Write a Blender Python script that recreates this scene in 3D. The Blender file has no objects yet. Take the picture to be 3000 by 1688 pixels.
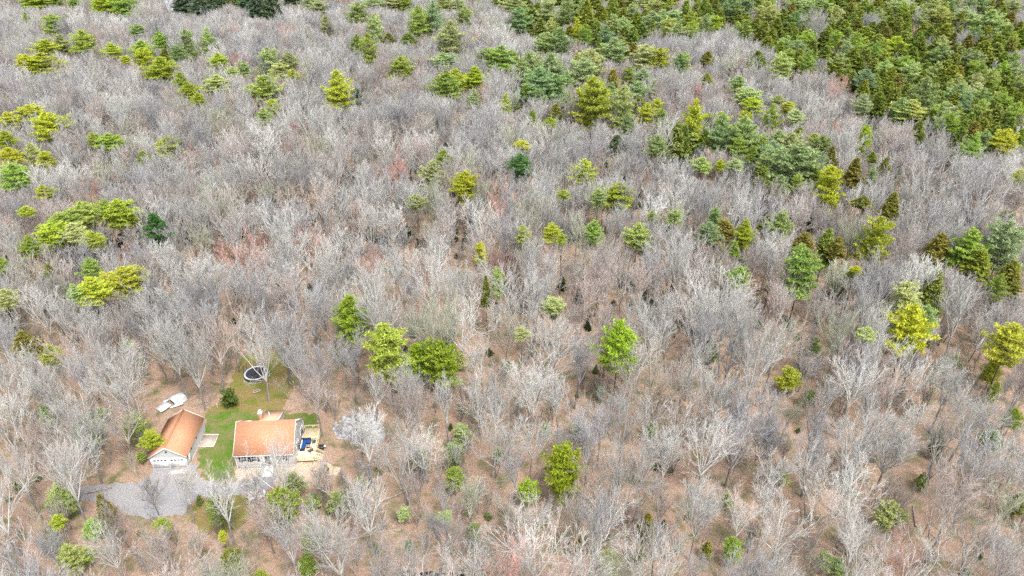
import bpy, math, random
import numpy as np
from mathutils import Vector, Matrix
from mathutils import noise as mnoise

# ------------------------------------------------------------------ camera, world, sun, exposure
sc = bpy.context.scene
COL = sc.collection
CH, CP, CF = 92.0, math.radians(31.0), 2150.0          # camera height, pitch below the horizon, focal length in photo pixels
cam = bpy.data.cameras.new('camera'); camo = bpy.data.objects.new('camera', cam); COL.objects.link(camo)
cam.sensor_width = 36.0; cam.lens = 36.0 * CF / 3000.0; cam.clip_end = 5000; cam.clip_start = 1
camo.location = (0, 0, CH); camo.rotation_euler = (math.pi / 2 - CP, 0, 0)
sc.camera = camo
SUN_EL, SUN_AZ = math.radians(60), math.radians(150)   # azimuth measured from +Y, clockwise
world = bpy.data.worlds.new('World'); sc.world = world; world.use_nodes = True
wn = world.node_tree; wn.nodes.clear()
wo = wn.nodes.new('ShaderNodeOutputWorld'); wb = wn.nodes.new('ShaderNodeBackground')
ws = wn.nodes.new('ShaderNodeTexSky'); ws.sky_type = 'NISHITA'; ws.sun_disc = False
ws.sun_elevation = SUN_EL; ws.sun_rotation = SUN_AZ; ws.dust_density = 3.0
wh = wn.nodes.new('ShaderNodeHueSaturation'); wh.inputs['Saturation'].default_value = 0.30
wb.inputs['Strength'].default_value = 0.15
wn.links.new(ws.outputs[0], wh.inputs['Color']); wn.links.new(wh.outputs[0], wb.inputs[0]); wn.links.new(wb.outputs[0], wo.inputs[0])
sl = bpy.data.lights.new('sun', 'SUN'); sl.energy = 1.5; sl.angle = math.radians(12); sl.color = (1, 0.96, 0.9)
so = bpy.data.objects.new('sun', sl); COL.objects.link(so)
so.rotation_euler = Vector((math.sin(SUN_AZ) * math.cos(SUN_EL), math.cos(SUN_AZ) * math.cos(SUN_EL), math.sin(SUN_EL))).to_track_quat('Z', 'Y').to_euler()
sc.view_settings.view_transform = 'Standard'; sc.view_settings.look = 'None'
sc.view_settings.exposure = 1.2; sc.view_settings.gamma = 1.0
sc.cycles.use_denoising = False; sc.cycles.max_bounces = 4; sc.cycles.diffuse_bounces = 3; sc.cycles.glossy_bounces = 1; sc.cycles.transmission_bounces = 1
sc.cycles.transparent_max_bounces = 2; sc.cycles.caustics_reflective = False; sc.cycles.caustics_refractive = False

rnd = random.Random(11)
cs_, sn_ = math.cos(CP), math.sin(CP)
def ground_at(nx, ny, z=0.0):                            # photo pixel -> world point at height z
    a = (nx - 1500) / CF; b = (844 - ny) / CF
    dy = cs_ + b * sn_; dz = -sn_ + b * cs_
    t = (z - CH) / dz
    return a * t, dy * t
K = 0.8587
def V(x, y, z=0.0): return ground_at(x / K, y / K, z)
def proj(X, Y, Z):
    zz = Y * cs_ - (Z - CH) * sn_; yy = Y * sn_ + (Z - CH) * cs_
    return (1500 + CF * X / zz) * K, (844 - CF * yy / zz) * K, zz

# ------------------------------------------------------------------ materials
def mat(name, color, rough=0.9, noise=None, spec=0.2, bump=None):
    m = bpy.data.materials.new(name); m.use_nodes = True
    nt = m.node_tree; b = nt.nodes['Principled BSDF']
    b.inputs['Base Color'].default_value = (*color, 1); b.inputs['Roughness'].default_value = rough
    b.inputs['Specular IOR Level'].default_value = spec
    if noise:                                            # (scale, second colour, contrast low, high)
        tc = nt.nodes.new('ShaderNodeTexCoord'); n = nt.nodes.new('ShaderNodeTexNoise')
        n.inputs['Scale'].default_value = noise[0]; n.inputs['Detail'].default_value = 6
        r = nt.nodes.new('ShaderNodeValToRGB')
        r.color_ramp.elements[0].position = noise[2]; r.color_ramp.elements[1].position = noise[3]
        r.color_ramp.elements[0].color = (*color, 1); r.color_ramp.elements[1].color = (*noise[1], 1)
        nt.links.new(tc.outputs['Object'], n.inputs['Vector']); nt.links.new(n.outputs['Fac'], r.inputs['Fac'])
        nt.links.new(r.outputs['Color'], b.inputs['Base Color'])
        if bump:
            bp = nt.nodes.new('ShaderNodeBump'); bp.inputs['Strength'].default_value = bump; bp.inputs['Distance'].default_value = 0.1
            nt.links.new(n.outputs['Fac'], bp.inputs['Height']); nt.links.new(bp.outputs['Normal'], b.inputs['Normal'])
    return m

def ramp(nt, fac, stops):
    r = nt.nodes.new('ShaderNodeValToRGB'); e = r.color_ramp.elements
    while len(e) < len(stops): e.new(0.5)
    for i, (p, c) in enumerate(stops): e[i].position = p; e[i].color = (*c, 1)
    nt.links.new(fac, r.inputs['Fac']); return r.outputs['Color']
def noise_n(nt, co, scale, detail=4, dist=0.0, rough=0.55):
    n = nt.nodes.new('ShaderNodeTexNoise'); n.inputs['Scale'].default_value = scale
    n.inputs['Detail'].default_value = detail; n.inputs['Distortion'].default_value = dist; n.inputs['Roughness'].default_value = rough
    nt.links.new(co, n.inputs['Vector']); return n.outputs['Fac']
def mix(nt, a, b, fac, mode='MIX'):
    m = nt.nodes.new('ShaderNodeMix'); m.data_type = 'RGBA'; m.blend_type = mode
    for s, v in ((6, a), (7, b)):
        if isinstance(v, tuple): m.inputs[s].default_value = (*v, 1)
        else: nt.links.new(v, m.inputs[s])
    if isinstance(fac, float): m.inputs[0].default_value = fac
    else: nt.links.new(fac, m.inputs[0])
    return m.outputs[2]

def leaf_litter(name, base, leaf, dark, green, gthr, fine=2.2):
    m = bpy.data.materials.new(name); m.use_nodes = True; nt = m.node_tree; b = nt.nodes['Principled BSDF']
    co = nt.nodes.new('ShaderNodeTexCoord').outputs['Object']
    big = noise_n(nt, co, 0.035, 4); med = noise_n(nt, co, 0.35, 6, 0.4); sm = noise_n(nt, co, fine, 8, 0.0, 0.8); sm2 = noise_n(nt, co, fine * 3.1, 3, 0.0, 0.7)
    c = ramp(nt, big, [(0.3, base), (0.7, leaf)])
    c = mix(nt, c, ramp(nt, sm, [(0.34, dark), (0.5, base), (0.63, tuple(min(1, v * 1.35) for v in leaf))]), 0.6)
    c = mix(nt, c, ramp(nt, sm2, [(0.35, dark), (0.62, tuple(min(1, v * 1.3) for v in leaf))]), 0.4)
    g = ramp(nt, med, [(gthr - .06, (0, 0, 0)), (gthr + 0.16, (1, 1, 1))])
    c = mix(nt, c, mix(nt, green, tuple(v * 1.9 for v in green), sm), g)
    nt.links.new(c, b.inputs['Base Color']); b.inputs['Roughness'].default_value = 1; b.inputs['Specular IOR Level'].default_value = 0.05
    bp = nt.nodes.new('ShaderNodeBump'); bp.inputs['Strength'].default_value = 0.7; bp.inputs['Distance'].default_value = 0.25
    nt.links.new(sm, bp.inputs['Height']); nt.links.new(bp.outputs['Normal'], b.inputs['Normal'])
    return m

def tinted(name, source, lo, hi, rough=0.85, trans=0.0, noise=None):
    """source 'object' = the object's own colour, 'instance' = the tint stored on each scattered plant"""
    m = bpy.data.materials.new(name); m.use_nodes = True; nt = m.node_tree; b = nt.nodes['Principled BSDF']
    if source == 'object': col = nt.nodes.new('ShaderNodeObjectInfo').outputs['Color']
    else:
        a = nt.nodes.new('ShaderNodeAttribute'); a.attribute_type = 'INSTANCER'; a.attribute_name = 'tint'; col = a.outputs['Color']
    g = nt.nodes.new('ShaderNodeNewGeometry')
    if noise:
        co = nt.nodes.new('ShaderNodeTexCoord').outputs['Object']; f = noise_n(nt, co, noise, 5)
        v = ramp(nt, f, [(0.3, (lo,) * 3), (0.7, (hi,) * 3)])
    else:
        v = ramp(nt, g.outputs['Random Per Island'], [(0.0, (lo, lo, lo)), (1.0, (hi, hi, hi * 0.92))])
    c = mix(nt, col, v, 1.0, 'MULTIPLY')
    nt.links.new(c, b.inputs['Base Color']); b.inputs['Roughness'].default_value = rough; b.inputs['Specular IOR Level'].default_value = 0.15
    if trans:
        t = nt.nodes.new('ShaderNodeBsdfTranslucent'); nt.links.new(c, t.inputs[0])
        ms = nt.nodes.new('ShaderNodeMixShader'); ms.inputs[0].default_value = trans
        nt.links.new(b.outputs[0], ms.inputs[1]); nt.links.new(t.outputs[0], ms.inputs[2])
        nt.links.new(ms.outputs[0], nt.nodes['Material Output'].inputs[0])
    return m

M_BARK = tinted('grey_bark', 'object', 0.8, 1.12)
M_BARK_FAR = tinted('grey_bark_woodland', 'instance', 0.8, 1.12)
M_TRUNK = tinted('trunk_bark', 'object', 0.38, 0.85, noise=3.0)  # bark darkened: shade under the crowns is put into the trunk colour
M_TRUNK_FAR = tinted('trunk_bark_woodland', 'instance', 0.20, 0.60, noise=3.0)  # darker still, painted shade low in the distant wood
M_NEEDLE = tinted('needles', 'object', 0.62, 1.32, rough=0.7, trans=0.25)
M_NEEDLE_FAR = tinted('needles_woodland', 'instance', 0.62, 1.32, rough=0.7, trans=0.25)
M_PBARK = mat('pine_bark', (0.10, 0.075, 0.06), noise=(4, (0.22, 0.18, 0.15), 0.35, 0.7))

# ------------------------------------------------------------------ mesh helpers
class MB:
    def __init__(s): s.v = []; s.f = []; s.mi = []; s.n = 0
    def add(s, v, f, m=0):
        v = np.asarray(v, dtype=np.float64); f = np.asarray(f, dtype=np.int64)
        s.v.append(v); s.f.append((f + s.n)); s.mi.append(np.full(len(f), m)); s.n += len(v)
    def box(s, a, b, m=0, rot=0.0, piv=None):
        (x0, y0, z0), (x1, y1, z1) = a, b
        v = np.array([[x, y, z] for z in (z0, z1) for x, y in ((x0, y0), (x1, y0), (x1, y1), (x0, y1))], float)
        if rot:
            p = np.array(piv if piv is not None else [(x0 + x1) / 2, (y0 + y1) / 2]); c, n = math.cos(rot), math.sin(rot)
            d = v[:, :2] - p; v[:, 0] = p[0] + d[:, 0] * c - d[:, 1] * n; v[:, 1] = p[1] + d[:, 0] * n + d[:, 1] * c
        s.add(v, [[3, 2, 1, 0], [4, 5, 6, 7], [0, 1, 5, 4], [1, 2, 6, 5], [2, 3, 7, 6], [3, 0, 4, 7]], m)
    def slab(s, quad, t, m=0):                           # a quad (4 points, counter-clockwise from above) with thickness t below it
        q = [Vector(p) for p in quad]; n = (q[1] - q[0]).cross(q[2] - q[0]).normalized()
        v = [tuple(p) for p in q] + [tuple(p - n * t) for p in q]
        s.add(v, [[0, 1, 2, 3], [7, 6, 5, 4], [0, 4, 5, 1], [1, 5, 6, 2], [2, 6, 7, 3], [3, 7, 4, 0]], m)
    def bar(s, p, q, w, h=None, m=0):                    # rectangular bar between two points
        h = h or w; p, q = Vector(p), Vector(q); d = (q - p).normalized()
        u = d.cross(Vector((0, 0, 1)));
        if u.length < 1e-4: u = Vector((1, 0, 0))
        u.normalize(); w2 = d.cross(u).normalized()
        v = []
        for e in (p, q):
            for a, b in ((-1, -1), (1, -1), (1, 1), (-1, 1)): v.append(tuple(e + u * a * w / 2 + w2 * b * h / 2))
        s.add(v, [[3, 2, 1, 0], [4, 5, 6, 7], [0, 1, 5, 4], [1, 2, 6, 5], [2, 3, 7, 6], [3, 0, 4, 7]], m)
    def tubes(s, P0, P1, R0, R1, n=3, m=0):
        P0 = np.asarray(P0, float); P1 = np.asarray(P1, float); R0 = np.asarray(R0, float); R1 = np.asarray(R1, float)
        if not len(P0): return
        d = P1 - P0; L = np.linalg.norm(d, axis=1, keepdims=True); d = d / np.maximum(L, 1e-9)
        ref = np.where(np.abs(d[:, 2:3]) > 0.9, np.array([[1., 0, 0]]), np.array([[0, 0, 1.]]))
        u = np.cross(d, ref); u /= np.linalg.norm(u, axis=1, keepdims=True); w = np.cross(d, u)
        a = np.arange(n) * 2 * math.pi / n
        ring = u[:, None, :] * np.cos(a)[None, :, None] + w[:, None, :] * np.sin(a)[None, :, None]
        v = np.concatenate([P0[:, None, :] + ring * R0[:, None, None], P1[:, None, :] + ring * R1[:, None, None]], axis=1).reshape(-1, 3)
        k = np.arange(len(P0))[:, None] * 2 * n; i = np.arange(n); j = (i + 1) % n
        f = np.stack([k + i, k + j, k + j + n, k + i + n], axis=-1).reshape(-1, 4)
        s.add(v, f, m)
    def mesh(s, name, mats, smooth=False):
        v = np.concatenate(s.v); nf = sum(len(f) for f in s.f)
        tot = np.concatenate([np.full(len(f), f.shape[1]) for f in s.f]); lv = np.concatenate([f.reshape(-1) for f in s.f])
        me = bpy.data.meshes.new(name)
        me.vertices.add(len(v)); me.vertices.foreach_set('co', v.astype(np.float32).ravel())
        me.loops.add(len(lv)); me.loops.foreach_set('vertex_index', lv.astype(np.int32))
        me.polygons.add(nf)
        st = np.concatenate([[0], np.cumsum(tot)[:-1]])
        me.polygons.foreach_set('loop_start', st.astype(np.int32))
        me.polygons.foreach_set('material_index', np.concatenate(s.mi).astype(np.int32))
        if smooth: me.polygons.foreach_set('use_smooth', np.ones(nf, dtype=bool))
        for m in (mats if isinstance(mats, (list, tuple)) else [mats]): me.materials.append(m)
        me.update(calc_edges=True); me.validate(); return me
    def build(s, name, mats, parent=None, smooth=False):
        return put(name, s.mesh(name, mats, smooth), parent)

def put(name, data, parent=None, loc=None, rz=0.0):
    o = bpy.data.objects.new(name, data); COL.objects.link(o)
    if parent: o.parent = parent
    if loc is not None: o.location = loc
    if rz: o.rotation_euler = (0, 0, rz)
    return o
def tag(o, label, cat=None, group=None, kind=None):
    o['label'] = label
    if cat: o['category'] = cat
    if group: o['group'] = group
    if kind: o['kind'] = kind
    return o
def thing(name, label, cat, loc, rz=0.0, group=None):
    o = put(name, None, None, loc, rz); o.empty_display_size = 0.5
    return tag(o, label, cat, group)

# ------------------------------------------------------------------ ground, drive, lawns, rock, water
M_GROUND = leaf_litter('leaf_litter', (0.31, 0.22, 0.165), (0.45, 0.305, 0.225), (0.085, 0.065, 0.05), (0.09, 0.095, 0.04), 0.54)
def sheet_grid(name, x0, x1, y0, y1, st, m, z=0.0, amp=0.0):
    xs = np.arange(x0, x1 + st, st); ys = np.arange(y0, y1 + st, st); X, Y = np.meshgrid(xs, ys)
    Z = np.full_like(X, z); nx, ny = len(xs), len(ys)
    i = np.arange(nx - 1)[None, :] + np.arange(ny - 1)[:, None] * nx
    mb = MB(); mb.add(np.stack([X, Y, Z], -1).reshape(-1, 3), np.stack([i, i + 1, i + 1 + nx, i + nx], -1).reshape(-1, 4)); return mb.build(name, m)
g = sheet_grid('ground', -1500, 1500, -600, 2400, 50, M_GROUND); tag(g, 'forest floor covered in tan fallen leaves', kind='structure')

def ragged(poly, step=0.6, amp=0.35, seed=1):            # world polygon with an uneven natural edge
    r = random.Random(seed); out = []
    for (ax, ay), (bx, by) in zip(poly, poly[1:] + poly[:1]):
        n = max(1, int(math.hypot(bx - ax, by - ay) / step))
        for i in range(n):
            t = i / n; out.append((ax + (bx - ax) * t + r.uniform(-amp, amp), ay + (by - ay) * t + r.uniform(-amp, amp)))
    return out
def sheet(name, poly, z, m, label, parent=None):
    import bmesh
    bm = bmesh.new(); vs = [bm.verts.new((x, y, z)) for x, y in poly]; f = bm.faces.new(vs)
    if f.normal.z < 0: f.normal_flip()
    bmesh.ops.triangulate(bm, faces=[f]); me = bpy.data.meshes.new(name); bm.normal_update()
    for f in bm.faces:
        if f.normal.z < 0: f.normal_flip()
    bm.to_mesh(me); bm.free(); me.materials.append(m)
    return tag(put(name, me, parent), label, kind='structure')
DRIVE = [V(*p) for p in [(386, 1168), (494, 1168), (499, 1205), (520, 1212), (600, 1212), (640, 1204), (655, 1190), (692, 1190), (690, 1215), (672, 1234), (600, 1246),
         (500, 1250), (478, 1265), (470, 1290), (430, 1300), (380, 1303), (330, 1300), (295, 1285), (285, 1262), (180, 1258), (172, 1226), (280, 1218), (350, 1215), (380, 1200)]]
BACK = [V(*p) for p in [(600, 905), (650, 880), (690, 858), (725, 880), (735, 950), (738, 985), (715, 1010), (715, 1040), (700, 1060), (560, 1075), (520, 1060), (512, 1040), (560, 1010), (585, 960)]]
LAWN = [V(*p) for p in [(512, 1052), (530, 1038), (585, 1032), (650, 1040), (700, 1042), (795, 1042), (803, 1085), (800, 1100), (700, 1110), (592, 1110), (592, 1150), (590, 1205), (515, 1208), (498, 1170), (505, 1130), (545, 1100), (520, 1085)]]
LAWN2 = [V(*p) for p in [(500, 1262), (560, 1250), (628, 1250), (640, 1275), (600, 1330), (520, 1345), (480, 1310)]]
YARD = [V(*p) for p in [(592, 1150), (800, 1150), (860, 1180), (800, 1215), (690, 1225), (640, 1215), (590, 1205)]]
M_BACKL = leaf_litter('olive_lawn', (0.20, 0.15, 0.06), (0.27, 0.20, 0.095), (0.11, 0.10, 0.03), (0.10, 0.12, 0.02), 0.50, 1.6)
M_LAWN = leaf_litter('green_lawn', (0.25, 0.21, 0.11), (0.17, 0.17, 0.06), (0.07, 0.08, 0.03), (0.065, 0.12, 0.015), 0.46, 1.6)
M_YARD = leaf_litter('bare_yard', (0.50, 0.38, 0.28), (0.58, 0.46, 0.36), (0.28, 0.21, 0.15), (0.14, 0.17, 0.05), 0.62, 1.6)
M_DRIVE = leaf_litter('gravel', (0.27, 0.265, 0.275), (0.34, 0.33, 0.335), (0.19, 0.185, 0.195), (0.24, 0.205, 0.165), 0.60, 3.0)
sheet('back_lawn', ragged(BACK, 0.7, 0.5, 2), 0.004, M_BACKL, 'olive and brown mossy lawn behind the house around the trampoline')
sheet('side_lawn', ragged(LAWN, 0.7, 0.45, 3), 0.008, M_LAWN, 'bright green grass between the garage and the house')
sheet('front_lawn', ragged(LAWN2, 0.7, 0.9, 4), 0.004, M_BACKL, 'patch of dull green grass on the near side of the gravel drive')
sheet('front_yard', ragged(YARD, 0.7, 0.5, 5), 0.004, M_YARD, 'bare tan yard in front of the house')
sheet('driveway', ragged(DRIVE, 0.6, 0.38, 6), 0.012, M_DRIVE, 'pale grey gravel drive in front of the garage and the house')

# granite ledge
def ledge():
    m = mat('pale_granite', (0.14, 0.135, 0.14), noise=(1.6, (0.46, 0.455, 0.47), 0.33, 0.62), bump=1.0)
    cx, cy = V(908, 1078); nx, ny = 64, 56; rr = random.Random(5)
    bl = [(rr.uniform(-4.2, 4.2), rr.uniform(-3.8, 3.8), rr.uniform(0.8, 2.2), rr.uniform(0.15, 0.5)) for _ in range(26)]
    pts = []
    for j in range(ny):
        for i in range(nx):
            x = (i / (nx - 1) - 0.5) * 12; y = (j / (ny - 1) - 0.5) * 12
            z = 0
            for bx, by, br, bh in bl:
                d = math.hypot(x - bx + 0.35 * (y + 0.0), y - by) / br
                if d < 1: z = max(z, .55 * bh * (1 - d ** 2.2) + 0.05 * math.sin(5 * x + by) * math.sin(4 * y + bx))
            z += 0.06 * math.sin(2.3 * x + 1.1 * y)
            e = math.hypot((x - 0.5 * -y * 0.6) / 4.9, y / 4.6) + 0.16 * math.sin(3 * math.atan2(y, x) + 1) + 0.07 * math.sin(9 * math.atan2(y, x))
            z = z + 0.10 - max(0, e - 0.7) * 0.9 + mnoise.noise((x * .9, y * .9, 2)) * .22 + mnoise.noise((x * 2.5, y * 2.5, 5)) * .08
            pts.append((cx + x, cy + y, max(z, -0.3)))
    i = np.arange(nx - 1)[None, :] + np.arange(ny - 1)[:, None] * nx
    mb = MB(); mb.add(pts, np.stack([i, i + 1, i + 1 + nx, i + nx], -1).reshape(-1, 4))
    o = mb.build('rock_ledge', m, smooth=False); tag(o, 'pale grey granite ledge right of the deck, strewn with leaves', 'rock ledge', kind='thing')
ledge()

M_WATER = mat('pond_water', (0.38, 0.40, 0.44), 0.3, noise=(0.05, (0.50, 0.52, 0.56), 0.4, 0.6), spec=0.3)
POND = [V(*p) for p in [(318, -24), (470, -26), (455, 2), (458, 30), (462, 50), (440, 62), (425, 62), (412, 40), (380, 22), (355, 8), (330, -5)]]
MARSH = [V(*p) for p in [(452, 15), (480, 20), (520, 45), (560, 60), (545, 88), (490, 95), (455, 80), (440, 64), (462, 50)]]
sheet('pond', ragged(POND, 3, 1.2, 7), 0.008, M_WATER, 'pale still pond among the trees at the top left')
sheet('marsh', ragged(MARSH, 3, 1.5, 8), 0.012, leaf_litter('marsh_grass', (0.42, 0.31, 0.18), (0.5, 0.38, 0.22), (0.2, 0.15, 0.1), (0.2, 0.2, 0.08), 0.6, 0.4), 'tan marsh grass at the edge of the pond')
BROOK = [V(*p) for p in [(1005, 1449), (1030, 1435), (1062, 1440), (1090, 1434), (1110, 1445), (1150, 1440), (1165, 1430), (1172, 1450), (1160, 1475), (1080, 1470), (1010, 1470)]]
sheet('brook', ragged(BROOK, 0.6, 0.3, 9), 0.004, mat('dark_brook', (0.02, 0.018, 0.016), 0.15, spec=0.5), 'dark brook at the bottom edge of the picture')

# ------------------------------------------------------------------ house and garage
M_SIDING = mat('grey_siding', (0.52, 0.50, 0.49)); M_WHITE = mat('white_paint', (0.8, 0.8, 0.8), 0.5)
def siding_mat(name, c):
    m = bpy.data.materials.new(name); m.use_nodes = True; nt = m.node_tree; b = nt.nodes['Principled BSDF']
    co = nt.nodes.new('ShaderNodeTexCoord').outputs['Object']; w = nt.nodes.new('ShaderNodeTexWave'); w.bands_direction = 'Z'; w.wave_profile = 'SAW'
    w.inputs['Scale'].default_value = 1.3; nt.links.new(co, w.inputs['Vector'])
    c1 = mix(nt, tuple(v * 0.86 for v in c), c, ramp(nt, w.outputs['Fac'], [(0.0, (0, 0, 0)), (0.2, (1, 1, 1))]))
    c1 = mix(nt, c1, ramp(nt, noise_n(nt, co, 1.5, 5), [(0.3, tuple(v * 0.88 for v in c)), (0.7, c)]), 0.4)
    nt.links.new(c1, b.inputs['Base Color']); b.inputs['Roughness'].default_value = 0.6; return m
M_SIDING = siding_mat('grey_siding_boards', (0.50, 0.49, 0.48)); M_SIDING2 = siding_mat('pale_siding_boards', (0.56, 0.56, 0.55))
def shingles(name, c1, c2, c3):
    m = bpy.data.materials.new(name); m.use_nodes = True; nt = m.node_tree; b = nt.nodes['Principled BSDF']
    tc = nt.nodes.new('ShaderNodeTexCoord').outputs['UV']; br = nt.nodes.new('ShaderNodeTexBrick')
    br.inputs['Scale'].default_value = 1.0; br.inputs['Brick Width'].default_value = 0.42; br.inputs['Row Height'].default_value = 0.21
    br.inputs['Mortar Size'].default_value = 0.03; br.inputs['Mortar'].default_value = (*[v * 0.35 for v in c3], 1)
    br.inputs['Color1'].default_value = (*c1, 1); br.inputs['Color2'].default_value = (*c2, 1)
    nt.links.new(tc, br.inputs['Vector'])
    c = mix(nt, br.outputs['Color'], ramp(nt, noise_n(nt, tc, 5.0, 3, 0, 0.7), [(0.34, c3), (0.5, c1), (0.66, tuple(min(1, v * 1.45) for v in c2))]), 0.6)
    c = mix(nt, c, ramp(nt, noise_n(nt, tc, 0.35, 3), [(0.3, tuple(v * 0.85 for v in c1)), (0.7, c2)]), 0.25)
    nt.links.new(c, b.inputs['Base Color']); b.inputs['Roughness'].default_value = 0.95; b.inputs['Specular IOR Level'].default_value = 0.1
    return m
M_ROOF = shingles('orange_tan_shingles', (0.52, 0.25, 0.145), (0.60, 0.34, 0.21), (0.36, 0.15, 0.08))
M_ROOF2 = shingles('pale_tan_shingles', (0.62, 0.38, 0.26), (0.68, 0.44, 0.31), (0.50, 0.28, 0.18))
M_CONC = mat('concrete', (0.42, 0.41, 0.40), noise=(2, (0.52, 0.51, 0.5), 0.3, 0.7)); M_GLASS = mat('window_glass', (0.03, 0.035, 0.045), 0.08, spec=0.6)
M_SHUT = mat('dark_shutter', (0.03, 0.025, 0.04), 0.6); M_DOOR = mat('grey_door', (0.10, 0.11, 0.11), 0.5)
M_DECK = mat('new_pine_boards', (0.76, 0.64, 0.42), noise=(1.5, (0.84, 0.73, 0.52), 0.35, 0.65))
M_GREY = mat('dark_grey_plastic', (0.10, 0.10, 0.10), 0.6); M_BRICK = mat('chimney_brick', (0.36, 0.15, 0.09), noise=(6, (0.5, 0.3, 0.2), 0.35, 0.65))
M_BLUE = mat('blue_cushion', (0.01, 0.07, 0.28), 0.8); M_WICK = mat('black_wicker', (0.03, 0.025, 0.025), 0.7)
M_METAL = mat('weathered_white_metal', (0.62, 0.64, 0.67), 0.35, noise=(1.2, (0.80, 0.80, 0.84), 0.35, 0.6), spec=0.5)

def add_uv(o):                                           # shingle courses run along the slope
    me = o.data; uv = me.uv_layers.new(name='UVMap')
    for p in me.polygons:
        n = p.normal; t = Vector((0, 0, 1)).cross(n)
        t = t.normalized() if t.length > 1e-3 else Vector((1, 0, 0)); b = n.cross(t)
        for li in p.loop_indices:
            co = me.vertices[me.loops[li].vertex_index].co; uv.data[li].uv = (co.dot(t), co.dot(b))
def window(parent, mbargs, w, h, name='window', n=(1, 2)):
    """window in a wall: origin (x,y,z) lower left, axis 'x' (front wall, facing -y) or 'y' (side wall, facing +x)"""
    (x, y, z), ax = mbargs
    def bx(mb, u0, u1, z0, z1, d0, d1):
        if ax == 'x': mb.box((x + u0, y - d1, z + z0), (x + u1, y - d0, z + z1))
        else: mb.box((x + d0, y + u0, z + z0), (x + d1, y + u1, z + z1))
    g = MB(); bx(g, 0, w, 0, h, 0.004, 0.02); pane = g.build(name, M_GLASS, parent)
    f = MB(); t = 0.09
    bx(f, -t, w + t, -t, 0, 0.0, 0.07); bx(f, -t, w + t, h, h + t, 0.0, 0.07); bx(f, -t, 0, 0, h, 0.0, 0.07); bx(f, w, w + t, 0, h, 0.0, 0.07)
    for i in range(1, n[0]): bx(f, w * i / n[0] - 0.025, w * i / n[0] + 0.025, 0, h, 0.022, 0.05)
    for i in range(1, n[1]): bx(f, 0, w, h * i / n[1] - 0.025, h * i / n[1] + 0.025, 0.022, 0.055)
    f.build('frame', M_WHITE, pane); return pane

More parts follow.
